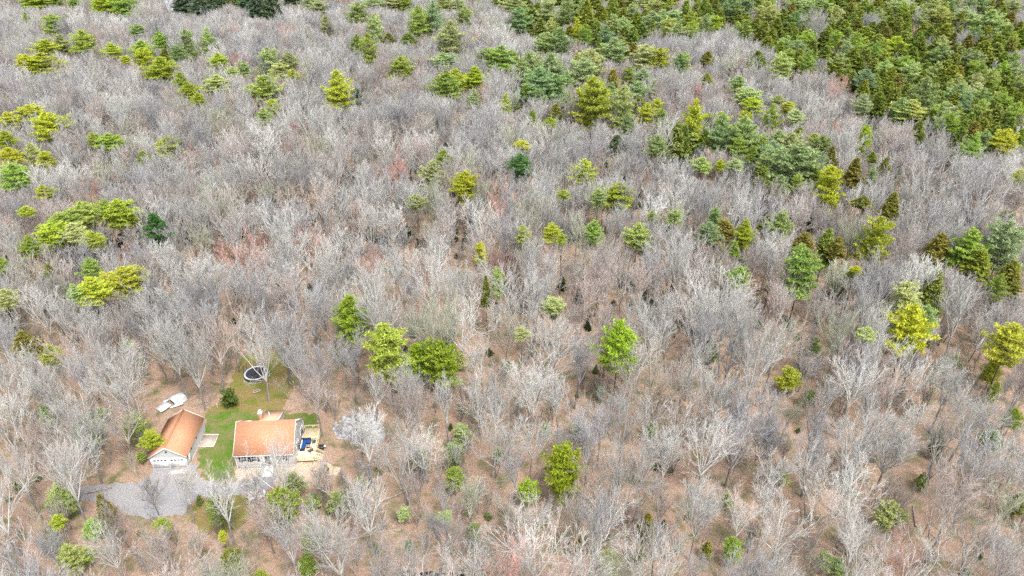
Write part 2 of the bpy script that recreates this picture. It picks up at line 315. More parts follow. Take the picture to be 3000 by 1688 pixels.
def house():
    W, D, Z0, ZE, ZR = 9.9, 8.6, 0.75, 3.35, 6.75
    r = thing('house', 'one and a half storey grey house with an orange tan shingle roof', 'house', (-47.35, 92.55, 0), math.radians(3))
    mb = MB(); mb.box((0.05, 0.05, -0.3), (W - 0.05, D - 0.05, Z0)); mb.build('foundation', M_CONC, r)
    mb = MB()
    mb.add([(0, 0, Z0), (W, 0, Z0), (W, D, Z0), (0, D, Z0), (0, 0, ZE), (W, 0, ZE), (W, D, ZE), (0, D, ZE), (0, D / 2, ZR - 0.08), (W, D / 2, ZR - 0.08)], [[0, 1, 5, 4], [2, 3, 7, 6]])
    mb.add([(W, 0, Z0), (W, D, Z0), (W, D, ZE), (W, D / 2, ZR - 0.08), (W, 0, ZE)], [[0, 1, 2, 3, 4]]); mb.add([(0, 0, Z0), (0, D, Z0), (0, D, ZE), (0, D / 2, ZR - 0.08), (0, 0, ZE)], [[4, 3, 2, 1, 0]])
    mb.build('wall', M_SIDING, r)
    sl = (ZR - ZE) / (D / 2); oh, ok = 0.32, 0.12
    mb = MB(); mb.slab([(-ok, -oh, ZE - oh * sl + .1), (W + ok, -oh, ZE - oh * sl + .1), (W + ok, D / 2, ZR + .1), (-ok, D / 2, ZR + .1)], 0.12)
    mb.slab([(W + ok, D + oh, ZE - oh * sl + .1), (-ok, D + oh, ZE - oh * sl + .1), (-ok, D / 2, ZR + .1), (W + ok, D / 2, ZR + .1)], 0.12)
    ro = mb.build('roof', M_ROOF, r); add_uv(ro)
    mb = MB()                                            # white rake and eave trim
    for x in (-ok - 0.035, W + ok + 0.035):
        mb.bar((x, -oh, ZE - oh * sl + 0.0), (x, D / 2, ZR + 0.02), 0.05, 0.24); mb.bar((x, D + oh, ZE - oh * sl + 0.0), (x, D / 2, ZR + 0.02), 0.05, 0.24)
    mb.box((-ok, -oh - 0.06, ZE - oh * sl - 0.12), (W + ok, -oh - 0.01, ZE - oh * sl + 0.06)); mb.box((-ok, D + oh + 0.01, ZE - oh * sl - 0.12), (W + ok, D + oh + 0.06, ZE - oh * sl + 0.06))
    for x in (0.0, W): mb.box((x - 0.07, -0.03, Z0), (x + 0.07, 0.04, ZE - 0.02)); 
    mb.box((W - 0.04, D - 0.1, Z0), (W + 0.03, D + 0.03, ZE - 0.02))
    mb.build('trim', M_WHITE, r)
    for cx in (1.45, 3.15, 7.95):
        w = window(r, ((cx - 0.42, 0, 1.55), 'x'), 0.84, 1.35, n=(2, 2))
        for sx in (-1, 1):
            s = MB(); s.box((cx + sx * 0.72 - 0.17, -0.05, 1.5), (cx + sx * 0.72 + 0.17, -0.005, 2.95)); s.build('shutter', M_SHUT, r)
    # entry: door between white pilasters under a small hood
    d = MB(); d.box((4.95, -0.05, Z0 + 0.05), (5.85, -0.01, 2.85)); door = d.build('front_door', M_DOOR, r)
    h = MB(); h.box((5.05, -0.10, 1.7), (5.10, -0.052, 1.85)); h.build('handle', M_WHITE, door)
    p = MB(); p.box((4.6, -0.16, Z0), (4.88, -0.01, 3.05)); p.box((5.92, -0.16, Z0), (6.2, -0.01, 3.05)); p.box((4.55, -0.2, 3.05), (6.25, -0.01, 3.2)); p.build('door_surround', M_WHITE, r)
    st = MB(); st.box((4.35, -1.05, 0), (6.35, -0.18, Z0)); 
    for i in range(4): st.box((4.35, -1.35 - i * 0.3, 0), (6.35, -1.052 - i * 0.3, Z0 * (4 - i) / 5 ))
    st.build('front_steps', mat('pale_step', (0.66, 0.66, 0.65), noise=(3, (0.74, 0.74, 0.73), 0.3, 0.7)), r)
    rl = MB()
    for x in (4.42, 6.28):
        rl = MB(); rl.bar((x, -0.3, Z0), (x, -0.3, Z0 + 0.95), 0.06); rl.bar((x, -2.1, 0.1), (x, -2.1, 1.0), 0.06); rl.bar((x, -1.0, Z0 + 0.92), (x, -2.1, 0.98), 0.06); rl.bar((x, -0.3, Z0 + 0.92), (x, -1.0, Z0 + 0.92), 0.06)
        rl.build('railing', M_WHITE, r)
    # gable end
    window(r, ((W, 4.0, 4.6), 'y'), 0.6, 1.1, n=(1, 2)); 
    window(r, ((W, 5.9, Z0 + 0.1), 'y'), 1.7, 2.05, 'sliding_door', n=(2, 1)); window(r, ((W, 2.3, Z0 + 0.1), 'y'), 1.6, 2.05, 'sliding_door', n=(2, 2))
    # rear shed dormer
    x0, x1, yb = 3.75, 6.9, D + 0.05; zf, zb = ZR + 0.09, ZR - 1.5
    w = MB(); w.add([(x0 + .1, D / 2 + .2, ZR - .2), (x0 + .1, D, zb - .1), (x0 + .1, D, ZE), (x1 - .1, D / 2 + .2, ZR - .2), (x1 - .1, D, zb - .1), (x1 - .1, D, ZE)], [[0, 1, 2], [5, 4, 3]])
    w.add([(x0 + .1, D, ZE), (x1 - .1, D, ZE), (x1 - .1, D, zb - .1), (x0 + .1, D, zb - .1)], [[0, 3, 2, 1]])
    dm = w.build('dormer', M_SIDING, r)
    s = MB(); s.slab([(x0, D / 2 - .02, zf + .035), (x1, D / 2 - .02, zf + .035), (x1, yb + .25, zb), (x0, yb + .25, zb)], 0.1); dr = s.build('dormer_roof', M_ROOF2, dm); add_uv(dr)
    t = MB(); t.bar((x1 + .03, D / 2 + .3, zf - .12), (x1 + .03, yb + .25, zb - .04), 0.05, 0.2); t.build('dormer_trim', M_WHITE, dm)
    c = MB(); c.box((3.55, D / 2 + 0.75, ZR - 1.2), (4.15, D / 2 + 1.4, 7.75)); ch = c.build('chimney', M_BRICK, r)
    c = MB(); c.box((3.48, D / 2 + 0.68, 7.752), (4.22, D / 2 + 1.47, 7.88)); c.box((3.62, D / 2 + 0.82, 7.882), (4.08, D / 2 + 1.33, 8.3)); c.build('chimney_cap', M_WHITE, ch)
    c = MB(); c.tubes([(4.95, D / 2 + 2.2, ZR - 1.2)], [(4.95, D / 2 + 2.2, ZR + .25)], [.08], [.08], 8); c.build('vent_pipe', M_WHITE, r, True)
    c = MB(); c.slab([(1.2, D / 2 + .45, ZR - .18), (2.3, D / 2 + .45, ZR - .18), (2.3, D / 2 + 1.3, ZR - .85), (1.2, D / 2 + 1.3, ZR - .85)], .1); c.build('skylight', M_WHITE, r)
    c = MB(); c.tubes([(0.06, -0.1, 0.3)], [(0.06, -0.1, ZE - .15)], [.05], [.05], 6); c.build('downspout', M_WHITE, r)
    return r
H = house()

def deck():
    r = thing('deck', 'pale new wooden deck on the right side of the house', 'deck', (-47.35 + 9.98 * math.cos(math.radians(3)), 92.55 + 9.98 * math.sin(math.radians(3)), 0), math.radians(3))
    X, y0, y1, z = 3.0, 0.75, 8.7, 0.8
    mb = MB(); n = 22
    for i in range(n): mb.box((X * i / n + .004, y0, z - .05), (X * (i + 1) / n - .002, y1, z))
    mb.build('deck_boards', M_DECK, r)
    mb = MB(); mb.box((0.02, y0, z - .3), (X, y0 + .05, z - .055)); mb.box((X - .05, y0 + .052, z - .3), (X, y1 - .06, z - .055)); mb.box((0.02, y1 - .05, z - .3), (X, y1, z - .055)); mb.build('rim_joist', M_DECK, r)
    for x, y in ((.15, y0 + .15), (X - .12, y0 + .15), (X - .12, 4.6), (X - .12, y1 - .15), (.15, y1 - .15)):
        mb = MB(); mb.box((x - .06, y - .06, 0), (x + .06, y + .06, z - .056)); mb.build('post', M_DECK, r)
    def rail(p, q, gap=.34, h=.9):
        mb = MB(); p, q = Vector(p), Vector(q); L = (q - p).length; k = max(2, round(L / 1.5))
        for i in range(k + 1): a = p.lerp(q, i / k); mb.bar(a, a + Vector((0, 0, h)), .09)
        mb.bar(p + Vector((0, 0, h + .02)), q + Vector((0, 0, h + .02)), .13, .04); mb.bar(p + Vector((0, 0, .1)), q + Vector((0, 0, .1)), .04, .08)
        m = int(L / gap)
        for i in range(1, m): a = p.lerp(q, i / m); mb.bar(a + Vector((0, 0, .1)), a + Vector((0, 0, h - .02)), .035)
        mb.build('railing', M_DECK, r)
    rail((0.06, y1 - .1, z), (X - .06, y1 - .1, z)); rail((X - .06, y1 - .1, z), (X - .06, 2.6, z)); rail((0.06, y0 + .06, z), (X - .06, y0 + .06, z))
    for i in range(4):
        mb = MB(); mb.box((X + .02 + i * .3, .95, z * (4 - i) / 5 - .05), (X + .3 + i * .3, 2.5, z * (4 - i) / 5)); mb.build('stair_tread', M_DECK, r)
    mb = MB()
    for y in (.92, 2.53): mb = MB(); mb.bar((X + .02, y, z - .15), (X + 1.3, y, .02), .05, .25); mb.build('stringer', M_DECK, r)
    for y in (.85, 2.6):
        mb = MB(); mb.bar((X, y, z + .95), (X + 1.3, y, 1.0), .1, .05); mb.bar((X + 1.25, y, 0), (X + 1.25, y, 1.0), .08); mb.bar((X + .02, y, z - .1), (X + .02, y, z + .95), .08)
        for i in range(1, 7): t = i / 7; mb.bar((X + 1.25 * t, y, z * (1 - t) + .05), (X + 1.25 * t, y, z + .95 - (z - .05) * t), .03)
        mb.build('stair_rail', M_DECK, r)
    return r
DK = deck()
def dk(x, y, z=0.8):                                      # deck-local point -> world
    p = Matrix.Rotation(math.radians(3), 3, 'Z') @ Vector((x, y, z)); return (DK.location.x + p.x, DK.location.y + p.y, z + 0.0)

def sofa():
    r = thing('corner_sofa', 'L shaped outdoor sofa with deep blue cushions on the deck', 'sofa', dk(0, 0), math.radians(3))
    mb = MB(); mb.box((.25, 3.0, .0), (1.0, 5.4, .3)); mb.box((1.002, 4.6, 0), (1.75, 5.4, .3)); mb.box((.15, 2.95, 0), (.248, 5.5, .72)); mb.box((.25, 5.402, 0), (1.75, 5.5, .72)); mb.box((.25, 2.9, 0), (1.0, 2.998, .5)); mb.build('frame', M_WICK, r)
    for a, b in (((.42, 3.02, .302), (1.0, 3.8, .45)), ((.42, 3.82, .302), (1.0, 4.58, .45)), ((.42, 4.6, .302), (1.0, 5.38, .45)), ((1.02, 4.6, .302), (1.73, 5.38, .45))):
        mb = MB(); mb.box(a, b); o = mb.build('seat_cushion', M_BLUE, r); bevel(o, .05)
    for a, b in (((.25, 3.02, .302), (.4, 3.95, .85)), ((.25, 3.98, .302), (.4, 5.0, .85))):
        mb = MB(); mb.box(a, b); o = mb.build('back_cushion', M_WHITE, r); bevel(o, .05)
def bevel(o, w):
    m = o.modifiers.new('b', 'BEVEL'); m.width = w; m.segments = 2
sofa()
r = thing('coffee_table', 'small dark square table in the crook of the blue sofa', 'table', dk(0, 0), math.radians(3))
mb = MB(); mb.box((1.2, 3.45, .36), (1.85, 4.2, .42)); mb.build('table_top', mat('grey_glass_top', (.30, .27, .28), .3), r)
for x in (1.25, 1.75):
    for y in (3.5, 4.1): mb = MB(); mb.box((x, y, 0), (x + .06, y + .06, .358)); mb.build('leg', M_WICK, r)
mb = MB(); mb.box((1.24, 3.49, .08), (1.81, 4.16, .12)); mb.build('shelf', M_WICK, r)
def chair(label, x, y, rz, fold=0.0):
    r = thing('deck_chair', label, 'chair', dk(x, y), rz, 'grey wooden chairs on the deck')
    mb = MB()
    for i in range(5): mb.box((-.28, -.3 + i * .12, .36 - i * .03), (.28, -.2 + i * .12, .39 - i * .03))
    mb.build('seat', M_GREY, r); mb = MB()
    for i in range(5): x0 = -.26 + i * .11; mb.bar((x0 + .04, .26, .25), (x0 + .04, .62, 1.0 - abs(i - 2) * .05), .09, .03)
    mb.bar((-.27, .38, .5), (.27, .38, .5), .03, .05); mb.build('backrest', M_GREY, r)
    for sx in (-1, 1):
        mb = MB(); mb.box((sx * .38 - .06, -.38, .56), (sx * .38 + .06, .42, .59)); mb.build('armrest', M_GREY, r)
        mb = MB(); mb.box((sx * .34 - .03, -.32, 0), (sx * .34 + .03, -.24, .558)); mb.build('leg', M_GREY, r)
        mb = MB(); mb.bar((sx * .34, .62, 0), (sx * .34, -.1, .34), .04, .1); mb.bar((sx * .34, .36, .1), (sx * .34, .36, .56), .04); mb.build('leg', M_GREY, r)
chair('grey deck chair nearest the back railing, facing left towards the sofa', 2.35, 5.0, math.radians(-75))
chair('second grey deck chair standing next to the blue sofa in front of the other', 2.1, 2.7, math.radians(-130))
# grill in the lee of the deck
def grill():
    x, y, z = dk(3.75, 4.0, 0); r = thing('grill', 'dark covered grill standing on the ground right of the deck', 'grill', (x, y, 0), 0.1)
    mb = MB(); mb.box((-.4, -.28, .35), (.4, .28, .85)); mb.build('body', M_GREY, r)
    mb = MB(); th = np.linspace(0, math.pi, 9)
    for a, b in zip(th[:-1], th[1:]): mb.slab([(-.42, -.28 * math.cos(a), .86 + .25 * math.sin(a)), (-.42, -.28 * math.cos(b), .86 + .25 * math.sin(b)), (.42, -.28 * math.cos(b), .86 + .25 * math.sin(b)), (.42, -.28 * math.cos(a), .86 + .25 * math.sin(a))][::-1], .02)
    mb.build('lid', M_WICK, r)
    for sx in (-.35, .35):
        for sy in (-.22, .22): mb = MB(); mb.box((sx - .03, sy - .03, 0), (sx + .03, sy + .03, .349)); mb.build('leg', M_GREY, r)
    mb = MB(); mb.box((.402, -.25, .78), (.8, .25, .82)); mb.build('side_shelf', M_METAL, r)
grill()

def garage():
    W, D, ZE, ZR = 6.0, 9.6, 2.75, 4.75
    r = thing('garage', 'detached pale grey garage with an orange tan gable roof', 'garage', (-61.9, 92.5, 0), math.radians(3))
    mb = MB(); mb.box((-.05, -.05, -.2), (W + .05, D + .05, .12)); mb.build('slab', M_CONC, r)
    mb = MB(); z0 = .124
    mb.add([(0, 0, z0), (0, D, z0), (0, D, ZE), (0, 0, ZE)], [[0, 3, 2, 1]]); mb.add([(W, 0, z0), (W, D, z0), (W, D, ZE), (W, 0, ZE)], [[0, 1, 2, 3]])
    mb.add([(0, 0, z0), (W, 0, z0), (W, 0, ZE), (W / 2, 0, ZR - .08), (0, 0, ZE)], [[0, 1, 2, 3, 4]]); mb.add([(0, D, z0), (W, D, z0), (W, D, ZE), (W / 2, D, ZR - .08), (0, D, ZE)], [[4, 3, 2, 1, 0]])
    mb.build('wall', M_SIDING2, r)
    s = (ZR - ZE) / (W / 2); oh, ok = .3, .22
    mb = MB(); mb.slab([(W / 2, -ok, ZR + .1), (W + oh, -ok, ZE - oh * s + .1), (W + oh, D + ok, ZE - oh * s + .1), (W / 2, D + ok, ZR + .1)], .11)
    mb.slab([(W / 2, D + ok, ZR + .1), (-oh, D + ok, ZE - oh * s + .1), (-oh, -ok, ZE - oh * s + .1), (W / 2, -ok, ZR + .1)], .11); ro = mb.build('roof', M_ROOF, r); add_uv(ro)
    mb = MB(); mb.box((W / 2 - .14, -ok - .02, ZR + .07), (W / 2 + .14, D + ok + .02, ZR + .125)); mb.build('ridge_cap', mat('ridge_shingle', (.40, .19, .11)), r)
    mb = MB()
    for y in (-ok - .035, D + ok + .035): mb.bar((W / 2, y, ZR + .03), (W + oh, y, ZE - oh * s + .03), .05, .2); mb.bar((W / 2, y, ZR + .03), (-oh, y, ZE - oh * s + .03), .05, .2)
    mb.box((W - .06, -.035, z0), (W + .035, .06, ZE - .05)); mb.box((-.035, -.035, z0), (.06, .06, ZE - .05)); mb.box((W - .06, D - .06, z0), (W + .035, D + .035, ZE - .05)); mb.build('trim', M_WHITE, r)
    for x0 in (.35, 3.2):
        d = MB(); d.box((x0, -.05, .13), (x0 + 2.45, -.01, 2.25))
        for k in range(1, 4): d.box((x0 + .02, -.06, .13 + k * .53 - .012), (x0 + 2.43, -.052, .13 + k * .53 + .012))
        do = d.build('garage_door', M_WHITE, r)
        for k in range(4): g = MB(); g.box((x0 + .15 + k * .58, -.075, 1.78), (x0 + .55 + k * .58, -.053, 2.05)); g.build('pane', M_GLASS, do)
        f = MB(); f.box((x0 - .1, -.07, .13), (x0 - .005, -.005, 2.35)); f.box((x0 + 2.455, -.07, .13), (x0 + 2.55, -.005, 2.35)); f.box((x0 - .1, -.075, 2.352), (x0 + 2.55, -.005, 2.45)); f.build('door_frame', M_WHITE, r)
    v = MB(); v.box((W / 2 - .16, -.05, 3.55), (W / 2 + .16, -.01, 3.95)); v.build('gable_vent', M_GREY, r)
    d = MB(); d.box((W + .005, .9, .13), (W + .05, 1.8, 2.15)); do = d.build('side_door', M_WHITE, r); h = MB(); h.box((W + .052, 1.6, 1.05), (W + .11, 1.7, 1.15)); h.build('handle', M_GREY, do)
    for y in (.5, 2.5, 5.2): l = MB(); l.box((W + .005, y, 1.9), (W + .16, y + .15, 2.15)); l.build('wall_lamp', M_GREY, r)
    a = MB(); a.box((3.0, -1.35, -.05), (5.85, -.08, .06)); a.build('apron', mat('tan_concrete', (.50, .46, .42), noise=(2, (.58, .54, .5), .3, .7)), r)
garage()

def sand_pit():
    p = [V(*q) for q in ((507.9, 1094.9), (548.5, 1094.9), (537.5, 1125.1), (494.7, 1125.1))]; cx = sum(a for a, b in p) / 4; cy = sum(b for a, b in p) / 4
    r = thing('gravel_bed', 'square gravel bed framed in timber against the garage wall', 'gravel bed', (cx, cy, 0), math.radians(2)); w, h = 1.5, 1.5
    mb = MB(); mb.box((-w, -h, 0.0), (w, h, .09)); mb.build('gravel', mat('tan_gravel', (.36, .30, .25), noise=(5, (.50, .43, .37), .35, .65), bump=.5), r)
    for a, b in (((-w - .12, -h - .12, 0), (w + .12, -h, .2)), ((-w - .12, h, 0), (w + .12, h + .12, .2)), ((w, -h + .002, 0), (w + .12, h - .002, .2)), ((-w - .12, -h + .002, 0), (-w, h - .002, .2))):
        mb = MB(); mb.box(a, b); mb.build('timber', mat('weathered_timber', (.62, .57, .50)), r)
sand_pit()

def ring(mb, R, r2, z0, z1, n=40, sx=1, sy=1):            # flat ring with thickness
    a = np.arange(n) * 2 * math.pi / n; c, s = np.cos(a), np.sin(a)
    v = np.concatenate([np.stack([c * q * sx, s * q * sy, np.full(n, z)], 1) for q, z in ((R, z0), (R, z1), (r2, z1), (r2, z0))]); i = np.arange(n); j = (i + 1) % n
    f = np.concatenate([np.stack([i + k * n, j + k * n, j + ((k + 1) % 4) * n, i + ((k + 1) % 4) * n], 1) for k in range(4)]); mb.add(v, f)
def disc(mb, R, z0, z1, n=40, sx=1, sy=1):
    a = np.arange(n) * 2 * math.pi / n; x, y = np.cos(a) * R * sx, np.sin(a) * R * sy
    v = [(p, q, z0) for p, q in zip(x, y)] + [(p, q, z1) for p, q in zip(x, y)]
    mb.add(v, [list(range(n))[::-1]]); mb.add(v, [list(range(n, 2 * n))]); i = np.arange(n); j = (i + 1) % n; mb.add(v, np.stack([i, j, j + n, i + n], 1))
def trampoline():
    cx, cy = ground_at(650 + 660 / 6.587, 980 + 742 / 6.587, .85)
    r = thing('trampoline', 'large round trampoline with a black mat and pale rim pad', 'trampoline', (cx, cy, 0))
    mb = MB(); disc(mb, 2.02, .83, .85); mb.build('jumping_mat', mat('black_mat', (.025, .025, .035), .6, noise=(1.5, (.06, .055, .07), .4, .7)), r)
    mb = MB(); ring(mb, 2.38, 2.03, .84, .90); mb.build('rim_pad', mat('pale_pad', (.45, .50, .54), .6, noise=(1, (.60, .64, .68), .3, .6)), r)
    mb = MB(); ring(mb, 2.36, 2.3, .77, .835); mb.build('frame', M_METAL, r)
    for k in range(6):
        a = k * math.pi / 3 + .3; x, y = 2.33 * math.cos(a), 2.33 * math.sin(a)
        mb = MB(); mb.tubes([(x, y, 0)], [(x, y, .78)], [.03], [.03], 6); mb.build('leg', M_METAL, r)
    for k in range(6):
        a = k * math.pi / 3 + .55; x, y = 2.42 * math.cos(a), 2.42 * math.sin(a)
        mb = MB(); mb.tubes([(x, y, 0), (x, y, 1.6)], [(x, y, 1.6), (x * .97, y * .97, 2.5)], [.035, .035], [.035, .035], 6); mb.build('net_pole', mat('dark_pole', (.03, .05, .06), .5), r)
    mb = MB(); n = 64; P0 = []; P1 = []
    for i in range(n):                                    # netting, woven from thin cords round the back half
        a, b = -0.15 + (math.pi + .3) * i / n, -0.15 + (math.pi + .3) * (i + 1) / n; R = 2.4
        P0.append((R * math.cos(a), R * math.sin(a), .95)); P1.append((R * math.cos(a), R * math.sin(a), 2.35 + .12 * math.cos(a * 12)))
        for k in range(9): z = .95 + k * .175; P0.append((R * math.cos(a), R * math.sin(a), z)); P1.append((R * math.cos(b), R * math.sin(b), z))
    mb.tubes(P0, P1, [.009] * len(P0), [.009] * len(P0), 3); mb.build('safety_net', mat('black_net', (.02, .03, .035), .8), r)
    mb = MB(); ring(mb, 2.6, 2.56, .12, .16, 40, 1, 1)    # hoop hanging loose at the front
    o = mb.build('lower_hoop', M_METAL, r)
trampoline()
def oval():
    cx, cy = ground_at(650 + 670 / 6.587, 980 + 1090 / 6.587, .3)
    r = thing('oval_tub', 'small oval toy tub with a pink and white rim on the lawn', 'tub', (cx, cy, 0), math.radians(28))
    mb = MB(); disc(mb, 1.0, .12, .2, 28, .62, .27); mb.build('base', mat('maroon_base', (.16, .06, .07), .7), r)
    a = np.linspace(0, 2 * math.pi, 33); P = np.stack([.68 * np.cos(a), .32 * np.sin(a), np.full(33, .27)], 1)
    for nm, lo, hi, c in (('rim', 0, 16, (.75, .30, .55)), ('rim', 16, 32, (.75, .68, .62))):
        mb = MB(); mb.tubes(P[lo:hi], P[lo + 1:hi + 1], [.055] * 16, [.055] * 16, 8); mb.build(nm, mat('rim_colour', c, .5), r, True)
    for sx, sy in ((-.5, 0), (.5, 0), (0, .26), (0, -.26)): mb = MB(); mb.tubes([(sx, sy, 0)], [(sx, sy, .24)], [.03], [.03], 6); mb.build('leg', M_GREY, r)
oval()
for k, nm in enumerate(('leftmost', 'middle', 'rightmost')):
    x, y = ground_at(650 + (430 + k * 36) / 6.587, 980 + (925 + k * 18) / 6.587)
    r = thing('lawn_hoop', nm + ' of the three small white lawn hoops in front of the trampoline', 'hoop', (x, y, 0), .5, 'small white hoops stuck in the lawn')
    a = np.linspace(0, math.pi, 9); mb = MB(); P = [(.12 * math.cos(t), 0, .25 + .1 * math.sin(t)) for t in a]; P = [(.12, 0, 0)] + P + [(-.12, 0, 0)]
    mb.tubes(P[:-1], P[1:], [.02] * (len(P) - 1), [.02] * (len(P) - 1), 6); mb.build('wire', M_WHITE, r, True)

def wreck():                                              # collapsed metal shed by the trees
    x, y = V(431, 1018); r = thing('collapsed_shed', 'collapsed white metal shed lying in ribbed pieces behind the garage', 'shed', (x, y, 0), math.radians(-38))
    mb = MB()                                             # upper box still upright, ribbed side facing right
    mb.slab([(-.95, .2, 1.0), (.95, .2, .95), (.95, 2.7, .9), (-.95, 2.7, 1.05)], .05); mb.build('roof_panel', M_METAL, r)
    mb = MB()
    for i in range(5): mb.box((.97 + i * .03, .2, .78 - i * .2), (1.05 + i * .05, 2.7, .93 - i * .2))
    for i in range(4): mb.box((-1.02, .25 + i * .62, 0), (-.97, .8 + i * .62, .95))
    mb.build('ribbed_side', M_METAL, r)
    mb = MB(); mb.box((-.9, .4, .05), (.9, 2.6, .7)); mb.build('dark_inside', mat('dark_clutter', (.05, .035, .06), .8, noise=(4, (.30, .2, .2), .5, .7)), r)
    mb = MB(); mb.slab([(-1.0, -2.6, .15), (1.05, -2.5, .35), (.95, -.35, .62), (-.95, -.3, .42)], .04)
    for i in range(7): t = i / 6; mb.bar((-1 + 2.05 * t, -2.6 + .1 * t, .17 + .2 * t), (-.95 + 1.9 * t, -.3 - .05 * t, .44 + .2 * t), .05, .05)
    mb.build('fallen_panel', M_METAL, r)
    mb = MB(); mb.slab([(1.2, -.9, .3), (2.3, 1.2, .55), (1.9, 1.45, .6), (.7, -.6, .35)], .05); mb.build('side_panel', M_METAL, r)
    mb = MB(); mb.slab([(-2.4, -.6, .1), (-1.2, -.8, .3), (-1.2, .6, .35), (-2.2, .7, .15)], .04); mb.build('crumpled_sheet', mat('dirty_metal', (.42, .43, .47), .5, noise=(3, (.62, .62, .66), .4, .6)), r)
wreck()
def rack():
    x, y = V(510, 1022); r = thing('wooden_rack', 'grey wooden ladder rack leaning beside a leaning trunk behind the garage', 'rack', (x, y, 0), math.radians(35)); mt = mat('old_wood', (.42, .34, .29))
    for yy, z in ((-.3, .35), (.3, .9)): mb = MB(); mb.bar((-1.2, yy, z), (1.2, yy, z), .08, .06, 0); mb.build('rail', mt, r)
    for i in range(7): x0 = -1.1 + i * .36; mb = MB(); mb.bar((x0, -.65, .04), (x0, .6, 1.2), .06, .04); mb.build('slat', mt, r)
rack()
x, y = V(547.5, 1025); r = thing('white_post', 'short white post at the left edge of the back lawn', 'post', (x, y, 0)); mb = MB(); mb.tubes([(0, 0, 0)], [(0, 0, .9)], [.05], [.045], 8); mb.build('shaft', M_WHITE, r); mb = MB(); mb.box((-.12, -.04, .78), (.12, .04, .9)); mb.build('crosspiece', M_WHITE, r)

def lawn_chair(label, vx, vy, rz):
    x, y = V(vx, vy, .3); r = thing('lawn_chair', label, 'chair', (x, y, 0), rz, 'white lawn chairs at the edge of the drive')
    mb = MB(); mb.slab([(-.4, -.45, .42), (.4, -.45, .42), (.4, .35, .36), (-.4, .35, .36)], .05); mb.build('seat', M_WHITE, r)
    mb = MB(); mb.slab([(-.4, .36, .38), (.4, .36, .38), (.38, .75, 1.1), (-.38, .75, 1.1)], .05); mb.build('backrest', M_WHITE, r)
    for sx in (-1, 1):
        mb = MB(); mb.box((sx * .44 - .06, -.4, .6), (sx * .44 + .06, .45, .64)); mb.build('armrest', M_WHITE, r)
        for yy in (-.35, .35): mb = MB(); mb.box((sx * .42 - .04, yy - .04, 0), (sx * .42 + .04, yy + .04, .598)); mb.build('leg', M_WHITE, r)
lawn_chair('white lawn chair left of a grey trunk at the edge of the gravel drive', 633, 1254, .5)
lawn_chair('white lawn chair right of a grey trunk at the edge of the gravel drive', 657, 1249, -.7)

# ------------------------------------------------------------------ leafless trees
def rotv(d, ang, az):                                    # tilt direction d by ang towards azimuth az around it
    x, y, z = d
    if abs(z) < 0.95: ux, uy, uz = -y, x, 0.0
    else: ux, uy, uz = 1.0, 0.0, 0.0
    l = math.sqrt(ux * ux + uy * uy + uz * uz); ux /= l; uy /= l; uz /= l
    wx, wy, wz = y * uz - z * uy, z * ux - x * uz, x * uy - y * ux
    s, c = math.sin(ang), math.cos(ang); ca, sa = math.cos(az), math.sin(az)
    v = (x * c + (ux * ca + wx * sa) * s, y * c + (uy * ca + wy * sa) * s, z * c + (uz * ca + wz * sa) * s)
    l = math.sqrt(v[0] ** 2 + v[1] ** 2 + v[2] ** 2); return (v[0] / l, v[1] / l, v[2] / l)

